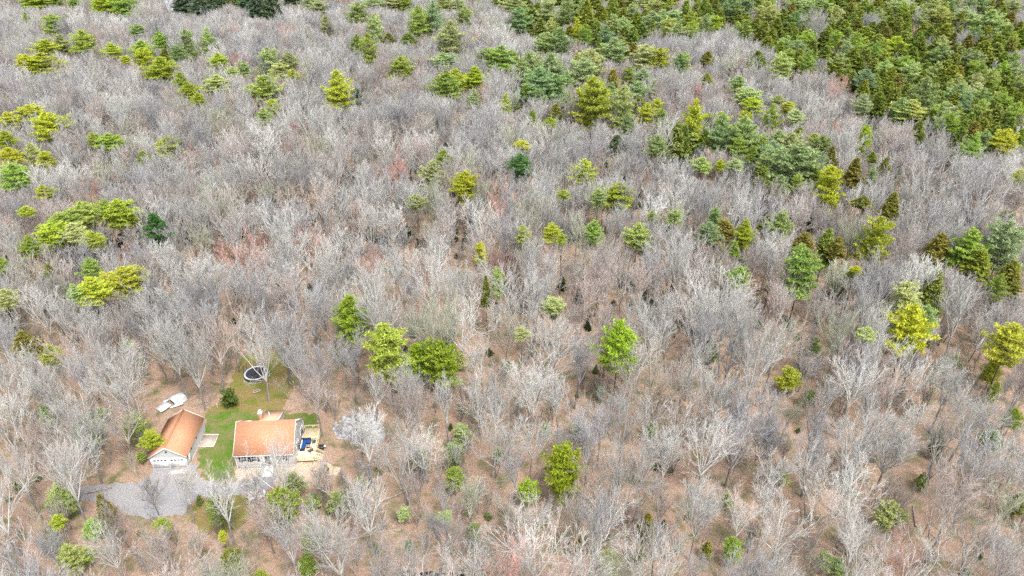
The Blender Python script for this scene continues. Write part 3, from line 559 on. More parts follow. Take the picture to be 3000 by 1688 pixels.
def bare_tree_mesh(seed, Ht=15.0, W=8.0, fork=0.42, limbs=6, crook=0.16, dens=0.80, side=3, twig=0.030, stems=1):
    """returns (trunk mesh data, branch mesh data) as MB objects"""
    r = random.Random(seed); T = []; B = [[], [], []]
    def grow(p, d, L, rad, lv, up):
        nseg = (7, 6, 4, 3, 2)[lv]; st = L / nseg; pts = []
        for i in range(nseg):
            t = i / nseg; r0 = rad * (1 - 0.75 * t); r1 = rad * (1 - 0.75 * (i + 1) / nseg)
            d = rotv(d, abs(r.gauss(0, crook)), r.uniform(0, 6.283))
            d = (d[0], d[1], d[2] + up); l = math.sqrt(d[0] ** 2 + d[1] ** 2 + d[2] ** 2); d = (d[0] / l, d[1] / l, d[2] / l)
            q = (p[0] + d[0] * st, p[1] + d[1] * st, p[2] + d[2] * st)
            B[0 if lv <= 1 else 1 if lv == 2 else 2].append((p, q, max(r0, twig * 0.7), max(r1, twig * 0.55)))
            p = q; pts.append((p, d, r1, (i + 1) / nseg))
        if lv < 4:
            n = int(round((0, 8, 6, 4)[lv] * dens * r.uniform(0.8, 1.25)))
            for k in range(n):
                t = 0.22 + 0.78 * (k + r.random() * 0.7) / n; i = min(nseg - 1, int(t * nseg)); q, dd, rr, tt = pts[i]
                if i > 0:
                    f = t * nseg - i; q0 = pts[i - 1][0]; q = tuple(q0[a] + (q[a] - q0[a]) * f for a in range(3))
                grow(q, rotv(dd, math.radians(r.uniform(18, 42)), r.uniform(0, 6.283)), L * r.uniform(0.38, 0.62) * (1.15 - 0.55 * t), max(twig, rr * 0.72), lv + 1, up * 1.0)
    base = 0.0105 * Ht + 0.02
    for s in range(stems):
        hf = Ht * fork * r.uniform(0.9, 1.1); p = (0.0 if stems == 1 else r.uniform(-.35, .35), 0.0 if stems == 1 else r.uniform(-.35, .35), -0.3); d = (0, 0, 1.0)
        if stems > 1: d = rotv(d, math.radians(r.uniform(5, 13)), s * 6.283 / stems)
        else: d = rotv(d, math.radians(r.uniform(0, 5)), r.uniform(0, 6.28))
        n = 7; b = base * (1 if stems == 1 else .68)
        for i in range(n):
            t0, t1 = i / n, (i + 1) / n; f0 = b * (1 - 0.35 * t0) * (1.25 if i == 0 else 1); f1 = b * (1 - 0.35 * t1)
            d = rotv(d, abs(r.gauss(0, crook * .35)), r.uniform(0, 6.283)); q = tuple(p[a] + d[a] * hf / n for a in range(3))
            T.append((p, q, f0, f1)); p = q
            if i >= 3 and r.random() < side / 4:
                grow(p, rotv(d, math.radians(r.uniform(50, 80)), r.uniform(0, 6.28)), (Ht - hf) * r.uniform(.3, .55), b * .28, 2, .06)
        m = max(2, limbs // stems) if stems > 1 else limbs; az0 = r.uniform(0, 6.28)
        grow(p, d, (Ht - hf) * .98, b * .7, 1, .06)
        for k in range(m - 1):
            a = math.atan2(W * .5, (Ht - hf)) * r.uniform(.75, 1.35)
            q = tuple(p[a_] - d[a_] * hf * r.uniform(0, .16) for a_ in range(3))
            grow(q, rotv(d, a, az0 + k * 6.283 / (m - 1) + r.uniform(-.4, .4)), (Ht - hf) * r.uniform(.8, 1.05), b * r.uniform(.5, .7), 1, .15)
    tr, br = MB(), MB()
    def put_(mb, L, n, m=0):
        if L: mb.tubes([a[0] for a in L], [a[1] for a in L], [a[2] for a in L], [a[3] for a in L], n, m)
    put_(tr, T, 7); put_(br, B[0], 5); put_(br, B[1], 3); put_(br, B[2], 3)
    return tr, br

BARE = []                                                 # forms: (trunk mesh, branch mesh, natural height, natural width, joined mesh for the woodland)
FORMS = [dict(Ht=15, W=8.5, fork=0.39, limbs=7, crook=.15, side=1), dict(Ht=16, W=7.5, fork=0.45, limbs=6, crook=.12, side=0), dict(Ht=15, W=9.5, fork=0.35, limbs=7, crook=.24, side=1),
         dict(Ht=15, W=5.5, fork=0.43, limbs=6, crook=.10, side=0, dens=.9), dict(Ht=15, W=7.5, fork=0.35, limbs=7, crook=.12, stems=2, side=0), dict(Ht=14, W=7.5, fork=0.29, limbs=9, crook=.12, stems=3, side=0),
         dict(Ht=16, W=9, fork=0.41, limbs=8, crook=.16, side=1), dict(Ht=16, W=5, fork=0.51, limbs=5, crook=.10, side=0, dens=.9), dict(Ht=14, W=11, fork=0.31, limbs=6, crook=.30, side=2, dens=.85),
         dict(Ht=16, W=6.5, fork=0.49, limbs=6, crook=.11, side=0), dict(Ht=15, W=8, fork=0.38, limbs=9, crook=.08, dens=.95, side=0), dict(Ht=14, W=7.5, fork=0.41, limbs=7, crook=.17, side=0)]
for i, f in enumerate(FORMS):
    t, b = bare_tree_mesh(100 + i, **{**f, 'twig': .019, 'dens': f.get('dens', .8) * 1.12}); tm = t.mesh('trunk', M_TRUNK, True); bm_ = b.mesh('branches', M_BARK, False)
    t, b = bare_tree_mesh(100 + i, **f)
    j = MB(); j.v = t.v + [x for x in b.v]; j.f = t.f + [x + t.n for x in b.f]; j.mi = t.mi + [x + 1 for x in b.mi]; j.n = t.n + b.n
    BARE.append((tm, bm_, f['Ht'], f['W'], j.mesh('woodland_tree', [M_TRUNK_FAR, M_BARK_FAR])))
# saplings for the undergrowth
SAP = []
for i in range(5):
    t, b = bare_tree_mesh(300 + i, Ht=4.5 + i % 3, W=2.6, fork=.3, limbs=5, crook=.12, dens=.55, side=2, twig=.013)
    j = MB(); j.v = t.v + b.v; j.f = t.f + [x + t.n for x in b.f]; j.mi = t.mi + b.mi; j.n = t.n + b.n
    SAP.append(j.mesh('sapling', [M_BARK_FAR]))

# ------------------------------------------------------------------ evergreens
def tuft_quads(C, D, n, size, r, width=.24):
    """needle clumps: n narrow blades fanning out from each centre"""
    k = len(C); C = np.repeat(C, n, 0); D = np.repeat(D, n, 0); m = k * n
    v = r.normal(0, 1, (m, 3)); v /= np.linalg.norm(v, axis=1, keepdims=True)
    d = D * 0.7 + v * 0.8; d[:, 2] += 0.12; d /= np.linalg.norm(d, axis=1, keepdims=True)
    w = np.cross(d, r.normal(0, 1, (m, 3))); w /= np.linalg.norm(w, axis=1, keepdims=True)
    L = size * r.uniform(.7, 1.3, (m, 1)); b = C - d * L * .25; t = C + d * L; mid = C + d * L * .35; w = w * L * width
    return np.stack([b, mid + w, t, mid - w], 1).reshape(-1, 3), np.arange(m * 4).reshape(-1, 4)

def conifer_mesh(seed, Hc, W, style):
    """crown from z=0 (its base) to Hc; style 'pine' layered and open, 'cedar' dense cone, 'bush' round"""
    r = np.random.RandomState(seed); C = []; D = []; P0 = []; P1 = []; R0 = []
    dz = {'pine': .62, 'cedar': .34, 'bush': .4}[style]; z = 0.0; az = r.uniform(0, 6.28)
    lob = r.uniform(0, 6.28, 3)
    while z < Hc - .1:
        t = z / Hc
        if style == 'pine': prof = (min(1, .62 + 1.6 * t) * (1 - t ** 2.1) ** .75) * r.uniform(.6, 1.12); nb = 6
        elif style == 'cedar': prof = min(1, .75 + t * 1.2) * (1 - t) ** .72 * r.uniform(.86, 1.08) + .03; nb = 8
        else: prof = math.sqrt(max(0, 1 - (2 * t - .85) ** 2 / 1.35)) * r.uniform(.8, 1.1); nb = 7
        for k in range(nb):
            az += 2.4 + r.uniform(-.3, .3); L = W / 2 * prof * r.uniform(.68, 1.18) * (1 + .16 * math.sin(az * 2 + lob[0]) + .12 * math.sin(3 * az + lob[1] + 4 * t))
            L = max(L, .25); el = {'pine': math.radians(r.uniform(-4, 22) + 26 * t), 'cedar': math.radians(r.uniform(0, 25) + 25 * t), 'bush': math.radians(r.uniform(0, 40))}[style]
            h = np.array([math.cos(az), math.sin(az), 0]); zz = z + r.uniform(-.2, .2)
            def at(s): return h * L * s * math.cos(el) + np.array([0, 0, zz + L * s * math.sin(el) + (.10 * L * s * s if style == 'pine' else -.06 * L * s * s)])
            P0.append(at(0)); P1.append(at(.5)); R0.append(.05); P0.append(at(.5)); P1.append(at(.95)); R0.append(.03)
            st = {'pine': .33, 'cedar': .25, 'bush': .27}[style]; s0 = {'pine': .30, 'cedar': .42, 'bush': .35}[style]
            n = max(2, int(L * (1 - s0) / st))
            side = np.array([-h[1], h[0], 0])
            for q in range(n + 1):
                s = s0 + (1 - s0) * q / n; wd = L * {'pine': .26, 'cedar': .2, 'bush': .22}[style] * (1.25 - .8 * s)
                for e in ((-1, 0, 1) if wd > .25 else (0,)):
                    if style == 'pine' and r.uniform() < .1: continue
                    c = at(s) + side * e * wd * r.uniform(.6, 1.15) + np.array([0, 0, r.uniform(-.08, .14)])
                    C.append(c); D.append(h * .55 + side * e * .5 + np.array([0, 0, .35 if style == 'pine' else .15]))
        z += dz * r.uniform(.8, 1.25)
    for q in range(5): C.append(np.array([r.uniform(-.1, .1), r.uniform(-.1, .1), Hc - .15 * q])); D.append(np.array([0, 0, 1.]))
    v, f = tuft_quads(np.array(C), np.array(D), {'pine': 10, 'cedar': 7, 'bush': 6}[style], {'pine': .44, 'cedar': .42, 'bush': .36}[style], r, {'pine': .14, 'cedar': .26, 'bush': .24}[style])
    mb = MB(); mb.add(v, f, 0); mb.tubes(P0, P1, R0, np.array(R0) * .55, 3, 1); return mb
def trunk_mesh(seed):
    r = random.Random(seed); mb = MB(); p = (0, 0, -.2); P = []
    for i in range(8): q = (p[0] + r.uniform(-.04, .04), p[1] + r.uniform(-.04, .04), p[2] + 1.2 / 8 * 1.0); P.append((p, q, .16 * (1 - i / 9), .16 * (1 - (i + 1) / 9))); p = q
    return P
CON = {'pine': [], 'cedar': [], 'bush': []}; NAT = {'pine': (9.0, 7.0), 'cedar': (9.0, 5.0), 'bush': (4.0, 4.0)}; FIT = {'pine': .70, 'cedar': .76, 'bush': .85}; CON_FAR = []; CON_TALL = []
for st, n in (('pine', 8), ('cedar', 5), ('bush', 4)):
    for i in range(n):
        mb = conifer_mesh(500 + i + 37 * len(st), *NAT[st], st); CON[st].append(mb.mesh('crown', [M_NEEDLE, M_PBARK]))
        if i < 2: CON_FAR.append(mb.mesh('woodland_conifer', [M_NEEDLE_FAR, M_PBARK]))
        if i < 2 and st != 'bush': mb.tubes([(0, 0, -14), (0, 0, -2)], [(0, 0, -2), (0, 0, 8)], [.22, .2], [.2, .05], 6, 1); CON_TALL.append(mb.mesh('woodland_conifer', [M_NEEDLE_FAR, M_PBARK]))
TR = []
for i in range(3):                                       # unit-height conifer trunks
    rr = random.Random(i); mb = MB(); P = [(0, 0, -.02)]
    for k in range(8): P.append((P[-1][0] + rr.uniform(-.1, .1) * .3, P[-1][1] + rr.uniform(-.1, .1) * .3, (k + 1) / 8))
    mb.tubes(P[:-1], P[1:], [.2 * (1 - k / 8.6) for k in range(8)], [.2 * (1 - (k + 1) / 8.6) for k in range(8)], 6); TR.append(mb.mesh('trunk', M_PBARK, True))

# every evergreen read off the photograph: origin of its region, then x, top, bottom, width, colour (region pixels are 3x)
EV = {
(0, 0): """240 -60 95 200 Y|390 -50 70 120 G|550 0 75 90 G|780 -60 130 180 Y|920 -30 160 170 G|190 110 190 40 M|395 140 290 150 G|450 290 430 110 M|615 260 430 160 G|340 320 430 150 Y|310 430 590 200 Y
190 430 520 130 Y|835 345 450 120 Y|940 430 490 80 Y|1060 330 450 150 G|1070 390 530 110 Y|1200 265 400 110 G|1240 390 490 90 D|1400 270 480 130 B|1330 370 480 100 B|1205 465 640 190 Y|1030 200 290 110 M|1560 250 430 90 M
1640 420 520 100 Y|1355 570 690 90 G|1410 640 760 110 Y|1490 720 820 90 Y|1630 590 710 150 M|1750 520 590 80 M|1835 485 600 80 M|2020 400 600 130 M|2175 420 560 100 M|2110 500 610 140 M|2210 540 620 80 Y|1990 610 790 200 G
2050 770 870 100 Y|1985 840 950 90 M|2540 590 860 190 Y|215 815 930 160 Y|50 870 1000 120 Y|350 890 1110 200 Y|30 1010 1120 110 Y|60 1140 1270 150 Y|230 1115 1270 110 M|330 1170 1280 120 Y|700 1020 1130 90 G|815 1030 1140 140 G
1265 1060 1210 160 Y|1075 1160 1250 100 D|90 1270 1448 200 G|320 1420 1520 110 Y|2455 150 290 90 M|2400 20 110 150 M|2330 0 60 120 M|1375 -40 130 150 N|1500 -30 150 140 N|1600 -40 100 130 N|1720 -60 60 150 D|1930 -20 170 130 N|2040 -20 190 140 N|2200 -50 70 120 N|1850 -50 90 120 N""",
(859, 0): """120 50 200 150 M|240 0 80 160 M|390 -20 90 150 M|480 -10 110 90 G|245 150 360 110 M|580 90 310 150 G|500 270 350 120 D|690 60 290 120 B|770 10 100 160 M|880 10 100 100 M|930 80 230 110 M|820 210 450 190 M
115 290 420 90 G|200 300 520 120 G|355 265 330 70 O|445 460 620 150 G|110 690 790 110 N|770 420 510 150 M|840 430 520 80 M|860 550 690 160 Y|790 580 780 190 G|1010 535 690 160 Y|1000 700 830 80 M|1210 380 560 200 G|1090 380 470 110 M
1310 430 560 80 D|1310 -10 130 160 M|1340 90 270 170 B|1180 -20 60 100 D|1420 440 700 180 B|1580 450 680 190 B|1500 560 800 260 B|1620 600 780 170 B|1890 410 620 190 M|1830 480 690 200 M|1900 650 980 260 Y|2050 570 770 120 O
2130 710 1010 170 M|2240 640 760 130 B|2390 760 860 80 Y|2310 810 960 110 Y|2250 750 870 90 D|1570 900 970 80 Y|1620 810 920 80 D|1440 860 970 90 D|1240 740 880 80 Y|1310 750 830 60 D|1355 1195 1350 150 E|1370 1075 1140 90 Y
770 1155 1270 100 G|690 1250 1420 150 M|930 1335 1530 180 Y|1835 1240 1400 150 Y|2100 1420 1610 190 Y|2390 1050 1190 130 B|2540 980 1250 170 D|2080 1050 1190 140 N|1560 20 200 160 M|1480 50 200 110 D|1420 60 190 90 D|1700 50 220 110 B
1850 50 280 150 D|1960 70 200 100 D|2050 0 170 110 D|2130 90 230 120 D|1780 180 340 80 Y|1930 190 320 120 D|2040 180 290 130 D|2230 120 260 100 D|2270 200 300 110 D|2380 30 130 120 M|2350 110 240 120 B|2510 100 210 140 M|2540 200 300 100 M
1650 250 440 150 B|1520 280 420 120 M|1560 320 440 110 D|2060 320 490 160 B|1800 400 500 90 D|2200 350 460 90 O|2300 370 540 170 M|2410 390 530 130 Y|2280 540 640 110 B|2110 290 350 70 D|1945 310 440 60 D|2560 430 560 100 B
1760 -20 120 120 D|1900 -20 100 120 D|1620 -30 70 120 D|1400 -10 90 120 D|2180 0 90 100 D|2290 -20 70 110 M|2460 -20 80 110 D""",
(1717, 0): """30 50 250 110 D|100 60 220 110 D|250 20 150 100 D|290 110 240 90 D|250 140 250 100 Y|380 0 160 120 B|480 -10 140 130 B|640 30 130 120 M|660 80 230 140 M|760 90 200 90 D|860 0 130 130 M|1000 100 300 110 D|1100 110 280 100 D
1050 0 100 150 M|1230 180 310 110 D|1270 50 190 100 D|1200 160 250 80 D|1380 20 130 130 G|1380 230 380 160 D|1560 80 170 100 D|1570 150 280 110 D|1650 0 130 130 M|1700 140 280 100 D|1900 20 230 180 M|1960 90 250 160 M|2050 -10 80 120 M
2140 70 180 110 M|2260 -10 120 120 M|2330 110 300 190 M|2480 120 260 120 O|1830 190 300 100 D|1990 220 390 150 D|1080 260 400 130 D|1090 370 480 110 D|990 330 460 90 D|880 340 510 130 B|760 440 620 150 M|570 410 540 130 D|650 290 370 90 D
20 420 560 80 M|190 410 510 100 O|185 570 650 90 D|430 600 720 120 B|510 690 800 170 M|530 760 880 140 Y|480 850 920 70 Y|730 730 790 90 M|680 830 1010 110 G|800 780 860 90 Y|860 850 950 120 M|100 820 1150 150 Y|300 870 990 130 Y
300 920 1180 150 B|470 930 1210 200 B|890 980 1060 80 D|1000 1020 1080 80 G|1060 1050 1200 110 B|730 1010 1130 120 M|820 1040 1220 190 M|680 1100 1260 150 B|880 1150 1448 320 B|1000 1290 1440 130 D|1125 1150 1340 110 O|1310 1240 1448 140 O
1440 1290 1400 80 B|1120 1320 1590 220 Y|610 1280 1400 110 D|150 1210 1310 130 M|290 1220 1300 70 Y|400 1220 1310 120 M|20 1000 1250 100 D|1390 980 1160 90 Y|1440 1160 1230 60 D|1540 1210 1310 70 O|1370 740 870 110 B|1290 410 620 150 D
1240 480 620 100 D|1340 450 600 120 D|1170 480 600 120 D|1280 570 720 120 D|1380 630 750 90 D|1530 430 560 130 D|1450 480 640 120 D|1600 480 640 120 D|1510 560 740 120 D|1640 580 700 90 O|1560 660 870 140 D|1600 790 880 110 D
1700 660 790 110 D|1840 650 950 200 B|1740 780 920 190 M|1790 950 1110 100 D|1620 300 420 130 Y|1680 270 440 150 D|1800 320 520 130 D|1850 500 620 130 D|1900 330 440 80 D|1960 370 560 160 B|1480 290 440 150 D|1420 360 500 140 D
1740 400 600 150 D|1820 560 700 100 D|2040 540 760 150 D|2110 370 450 80 D|2200 540 690 140 D|2280 350 540 180 D|2380 350 470 130 D|2100 670 860 170 B|2230 660 800 150 M|2210 790 990 110 D|2360 700 900 150 D|2270 930 1110 130 D
2370 950 1060 90 D|2450 1010 1200 170 Y|2490 590 690 90 D|2560 1000 1120 90 D|2550 1300 1400 80 Y|150 -20 90 100 D|560 -20 90 110 D|950 -10 110 100 D|1180 -20 80 110 D|1480 0 110 100 D|1780 -20 80 110 D|1160 60 160 90 M|2400 10 110 120 D|2500 20 120 110 M|560 160 260 100 D|1440 180 270 90 D""",
(0, 482.6): """610 110 290 180 G|890 95 280 220 Y|790 90 230 110 G|450 190 320 200 G|380 270 430 180 Y|540 260 370 150 M|215 360 500 120 G|690 320 440 120 Y|1160 215 430 170 E|190 125 190 100 Y|670 530 660 110 G|680 680 840 200 Y|930 605 790 220 Y
545 720 830 90 M|0 510 620 60 G|30 760 880 120 M|170 1090 1250 150 O|350 1170 1320 170 Y|365 560 650 80 D""",
(859, 482.6): """1675 0 60 90 G|1940 0 110 100 M|2350 155 230 70 M|2520 160 260 100 M|1590 270 370 120 Y|1665 330 410 60 Y|1910 250 400 130 G|2240 270 430 150 M|1045 415 550 100 Y|60 850 1140 230 V|330 1070 1400 290 L|560 1170 1400 250 V
740 1150 1448 300 V|880 1210 1330 110 M|2100 1050 1370 230 V|1090 680 870 60 D|1600 820 920 150 M|1250 1280 1330 80 D|1360 1040 1110 100 M|1180 620 800 90 M|1370 280 400 90 M|560 40 140 110 M""",
(1717, 482.6): """250 150 270 110 B|320 250 430 180 O|200 260 400 130 B|390 390 480 100 D|480 250 430 130 Y|750 190 370 150 M|650 200 300 100 D|930 345 510 160 O|1100 335 580 150 D|1180 370 500 110 O|920 495 780 240 G|1490 255 540 200 Y
1310 570 610 60 Y|1280 600 640 60 D|435 595 740 130 G|220 1120 1280 120 D|2190 340 600 230 G|1950 360 580 170 O|2260 480 660 170 D|2460 290 600 230 B|2490 570 780 170 O|2400 660 830 110 G|1910 660 960 160 D|1690 740 1000 230 M|1740 930 1240 270 Y
1850 900 1100 150 M|2500 1050 1300 230 Y|2380 1260 1448 140 Y|820 1340 1500 170 Y|1010 1110 1220 100 M|1590 50 240 130 O|1370 50 130 110 O|2470 150 200 80 D|1400 1040 1120 120 M|2060 1230 1310 130 M""",
(1116, 965): """920 500 850 300 V|640 740 890 180 V|80 640 800 140 L|1010 300 390 90 M|770 300 420 80 M|220 1060 1200 100 M|1260 1290 1430 160 M|1550 1000 1170 130 O|1500 1250 1330 90 O|2200 1180 1340 170 L|410 490 590 90 M|1570 310 400 100 B
2150 840 920 80 M|1180 20 100 70 M|130 320 480 140 M|1040 1160 1280 90 O""",
(1717, 965): """2520 200 340 120 V|2380 0 150 100 G|1960 350 530 110 O|2360 370 500 150 B|1830 680 780 100 D|2560 840 980 120 D|350 840 920 70 M|750 650 750 150 M|1590 900 1100 200 M|1100 1300 1400 150 M|200 1200 1300 100 O|1180 1330 1440 140 M|960 60 160 90 B""",
}
EVV = """212 1057 1125 65 G|327 1048 1098 60 V|375 1092 1120 60 Y|250 1028 1058 30 M|105 1022 1080 40 M|320 857 868 25 G|348 903 922 20 G|572 988 1023 50 S|142 1222 1295 60 M|250 1250 1310 50 O|140 1300 1330 40 Y|230 1310 1345 60 G|212 1385 1412 50 G
165 1375 1440 60 M|405 1308 1340 40 Y|540 1252 1315 60 L|557 1340 1360 25 Y|575 1385 1425 60 O|350 1137 1160 25 G|125 1335 1360 30 G|700 1232 1320 74 G|735 1195 1240 60 M|785 1250 1280 45 G|782 1322 1380 60 L|1143 1180 1225 42 L|1140 1122 1165 50 M
905 1200 1230 30 M|818 1170 1190 18 D|1015 1282 1305 35 M|1120 1290 1312 35 M|1190 1318 1360 35 M|655 1440 1470 40 G|770 1395 1440 50 D|850 1240 1290 60 M|1060 1140 1180 40 M"""
TINT = {'Y': (.47, .53, .06), 'G': (.36, .47, .10), 'M': (.44, .52, .20), 'D': (.26, .32, .06), 'B': (.33, .44, .19), 'O': (.28, .27, .06), 'N': (.12, .18, .09), 'E': (.11, .23, .06), 'V': (.36, .47, .04), 'L': (.36, .44, .09), 'S': (.10, .15, .03)}
WORD = {'Y': 'yellow-green', 'G': 'fresh green', 'M': 'soft pale green', 'D': 'dark olive green', 'B': 'bluish green', 'O': 'brownish olive', 'N': 'shadowy dark green', 'E': 'deep green', 'V': 'vivid lime green', 'L': 'light lime green', 'S': 'dark green'}

TREES = []                                               # dicts with root object, crown pixel centre, kind, colour word -> labels at the end
PINE_BASES = []; PRECT = []; NK = {}; GREEN_LATER = []
def evergreen(x, yt, yb, w, c, idx, soft=False):
    """x, yt, yb, w in reference pixels (2576 wide)"""
    rr = random.Random(idx * 7 + 3)
    style = 'cedar' if c in 'DON' else 'pine'
    if c == 'S': style = 'bush'
    Ht = 16.0; near = yt > 850
    for it in range(5):
        X, Y = V(x, yt, Ht); lo, hi = -5.0, Ht
        for _ in range(24):
            m = (lo + hi) / 2
            if proj(X, Y, m)[1] > yb: lo = m
            else: hi = m
        # crown bottom seen in front of the axis: the visible lower edge is the near rim of the crown
        zz = proj(X, Y, Ht)[2]; W = (w / K) * zz / CF; L = Ht - lo
        L = max(L - 0.12 * W, W * .6)
        if c == 'S': nh = L
        elif near and c in 'MOBDNS' : nh = max(3.5, L * 1.25)
        elif near: nh = max(6.0, L * 1.35)
        elif style == 'cedar': nh = max(14, L + 5)
        else: nh = max(16, L + 8)
        if yt > 900 and c in 'G' : nh = max(3.0, L * 1.2)
        Ht = Ht * .4 + nh * .6
    X, Y = V(x, yt, Ht)
    if math.hypot(X, Y) > 620: return
    kind = {'pine': 'pine_tree', 'cedar': 'cedar_tree', 'bush': 'evergreen_shrub'}[style]
    if style == 'pine' and Ht < 8: kind = 'young_pine'
    LK = 1.05 if near else 1.2
    W *= .87 if near else 1.1
    hc, wc = NAT[style]; NK[kind] = NK.get(kind, 0) + 1
    if NK[kind] > 298:
        t = TINT[c]; k = rr.uniform(.85, 1.15); q = W / wc / FIT[style]
        GREEN_LATER.append((X, Y, Ht - L, 0, 0, rr.uniform(0, 6.28), q, q, L / hc, rr.randrange(2) + (2 if style == 'cedar' else 0), t[0] * k, t[1] * k, t[2] * k)); PINE_BASES.append((X, Y, W)); PRECT.append((x, yt, yb, w, Y, True)); return
    r = put(kind, None, None, (X, Y, 0), rr.uniform(0, 6.28)); r.empty_display_size = .5
    cr = put('crown', rr.choice(CON[style]), r, (0, 0, max(0.15, Ht - L))); cr.scale = (W / wc / FIT[style], W / wc / FIT[style], L / hc * LK)
    t = TINT[c]; k = rr.uniform(.85, 1.15); cr.color = (t[0] * k * rr.uniform(.88, 1.12), t[1] * k, t[2] * k * rr.uniform(.8, 1.3), 1)
    if style != 'bush':
        tr = put('trunk', rr.choice(TR), r); s = max(.35, min(1.3, Ht / 16)); tr.scale = (s, s, Ht * .97)
    px, py, _ = proj(X, Y, Ht - L / 2); TREES.append(dict(o=r, x=px, y=py, kind=kind, word=WORD[c], H=Ht)); PINE_BASES.append((X, Y, W)); PRECT.append((x, yt, yb, w, Y, soft or (near and (c in 'MODBN' or (yt > 1000 and c != 'V')))))
n = 0
for (ox, oy), s in EV.items():
    for row in s.replace('\n', '|').split('|'):
        a = row.split(); n += 1
        evergreen(ox + float(a[0]) / 3, oy + float(a[1]) / 3, oy + float(a[2]) / 3, float(a[3]) / 3, a[4], n)
for row in EVV.replace('\n', '|').split('|'):
    a = row.split(); n += 1; evergreen(*[float(q) for q in a[:4]], a[4], n)

# the solid evergreen stand at the upper right: trees between the ones read off above
STAND = [(1240, -30), (2560, -30), (2590, 330), (2440, 360), (2330, 240), (2230, 285), (2140, 170), (1990, 140), (1880, 60), (1760, 80), (1640, 60), (1560, 95), (1440, 85), (1340, 70)]
fill = random.Random(77)
def pip(x, y, poly):
    c = False; j = len(poly) - 1
    for i in range(len(poly)):
        (xi, yi), (xj, yj) = poly[i], poly[j]
        if (yi > y) != (yj > y) and x < (xj - xi) * (y - yi) / (yj - yi) + xi: c = not c
        j = i
    return c
tries = 0
while tries < 2600:
    tries += 1; x = fill.uniform(1235, 2620); y = fill.uniform(-60, 360)
    if not pip(x, y, STAND): continue
    cz = sum(1 for q in PRECT if abs(q[0] - x) < 17 and abs(q[1] - y) < 13)
    if cz: continue
    h = 44 + y * .07; w = fill.uniform(.55, .8) * h; n += 1
    if fill.random() < .30: continue
    evergreen(x, y, y + h, w, fill.choice('DDDDDDBMMGGO'), n, fill.random() < .45)
GR2 = [(1300, 130), (1500, 150), (1700, 190), (1780, 260), (1900, 330), (2080, 380), (2100, 470), (1950, 440), (1750, 330), (1600, 300), (1420, 250), (1330, 220)]
for _ in range(500):
    x = fill.uniform(1290, 2110); y = fill.uniform(120, 480)
    if not pip(x, y, GR2) or any(abs(q[0] - x) < 20 and abs(q[1] - y) < 18 for q in PRECT): continue
    if fill.random() < .45: continue
    n += 1; evergreen(x, y, y + 52, fill.uniform(28, 42), fill.choice('DMBG'), n, True)

# ------------------------------------------------------------------ where bare trees may stand
def inside(p, poly):
    x, y = p; c = False; j = len(poly) - 1
    for i in range(len(poly)):
        (xi, yi), (xj, yj) = poly[i], poly[j]
        if (yi > y) != (yj > y) and x < (xj - xi) * (y - yi) / (yj - yi) + xi: c = not c
        j = i
    return c
CLEAR = [V(*p) for p in [(400, 1005), (462, 1000), (520, 1035), (590, 970), (606, 925), (650, 900), (690, 872), (722, 890), (730, 985), (715, 1035), (812, 1040), (822, 1100), (835, 1170), (800, 1230), (700, 1250), (660, 1262), (500, 1262), (470, 1304), (330, 1306), (285, 1270), (165, 1262), (165, 1222), (350, 1218), (382, 1190), (392, 1060)]]
LEDGE = [V(*p) for p in [(850, 1035), (900, 1035), (965, 1075), (965, 1115), (900, 1118), (860, 1085)]]
VP = {'thin': [(800, 760), (900, 640), (1250, 640), (1300, 760), (1480, 880), (1480, 1000), (1200, 960), (930, 950), (800, 900)],
      'dense_ev': [(1240, -40), (2600, -40), (2600, 330), (2400, 360), (2250, 280), (2050, 130), (1750, 60), (1500, 90), (1300, 60)]}
GROVE = [(1250, 100), (1500, 60), (1850, 130), (2050, 300), (2150, 480), (1900, 470), (1650, 380), (1400, 300), (1200, 260)]
def excluded(X, Y):
    if Y < 200:
        if inside((X, Y), CLEAR) or inside((X, Y), LEDGE) or inside((X, Y), BROOK): return True
    elif inside((X, Y), POND): return True
    return False
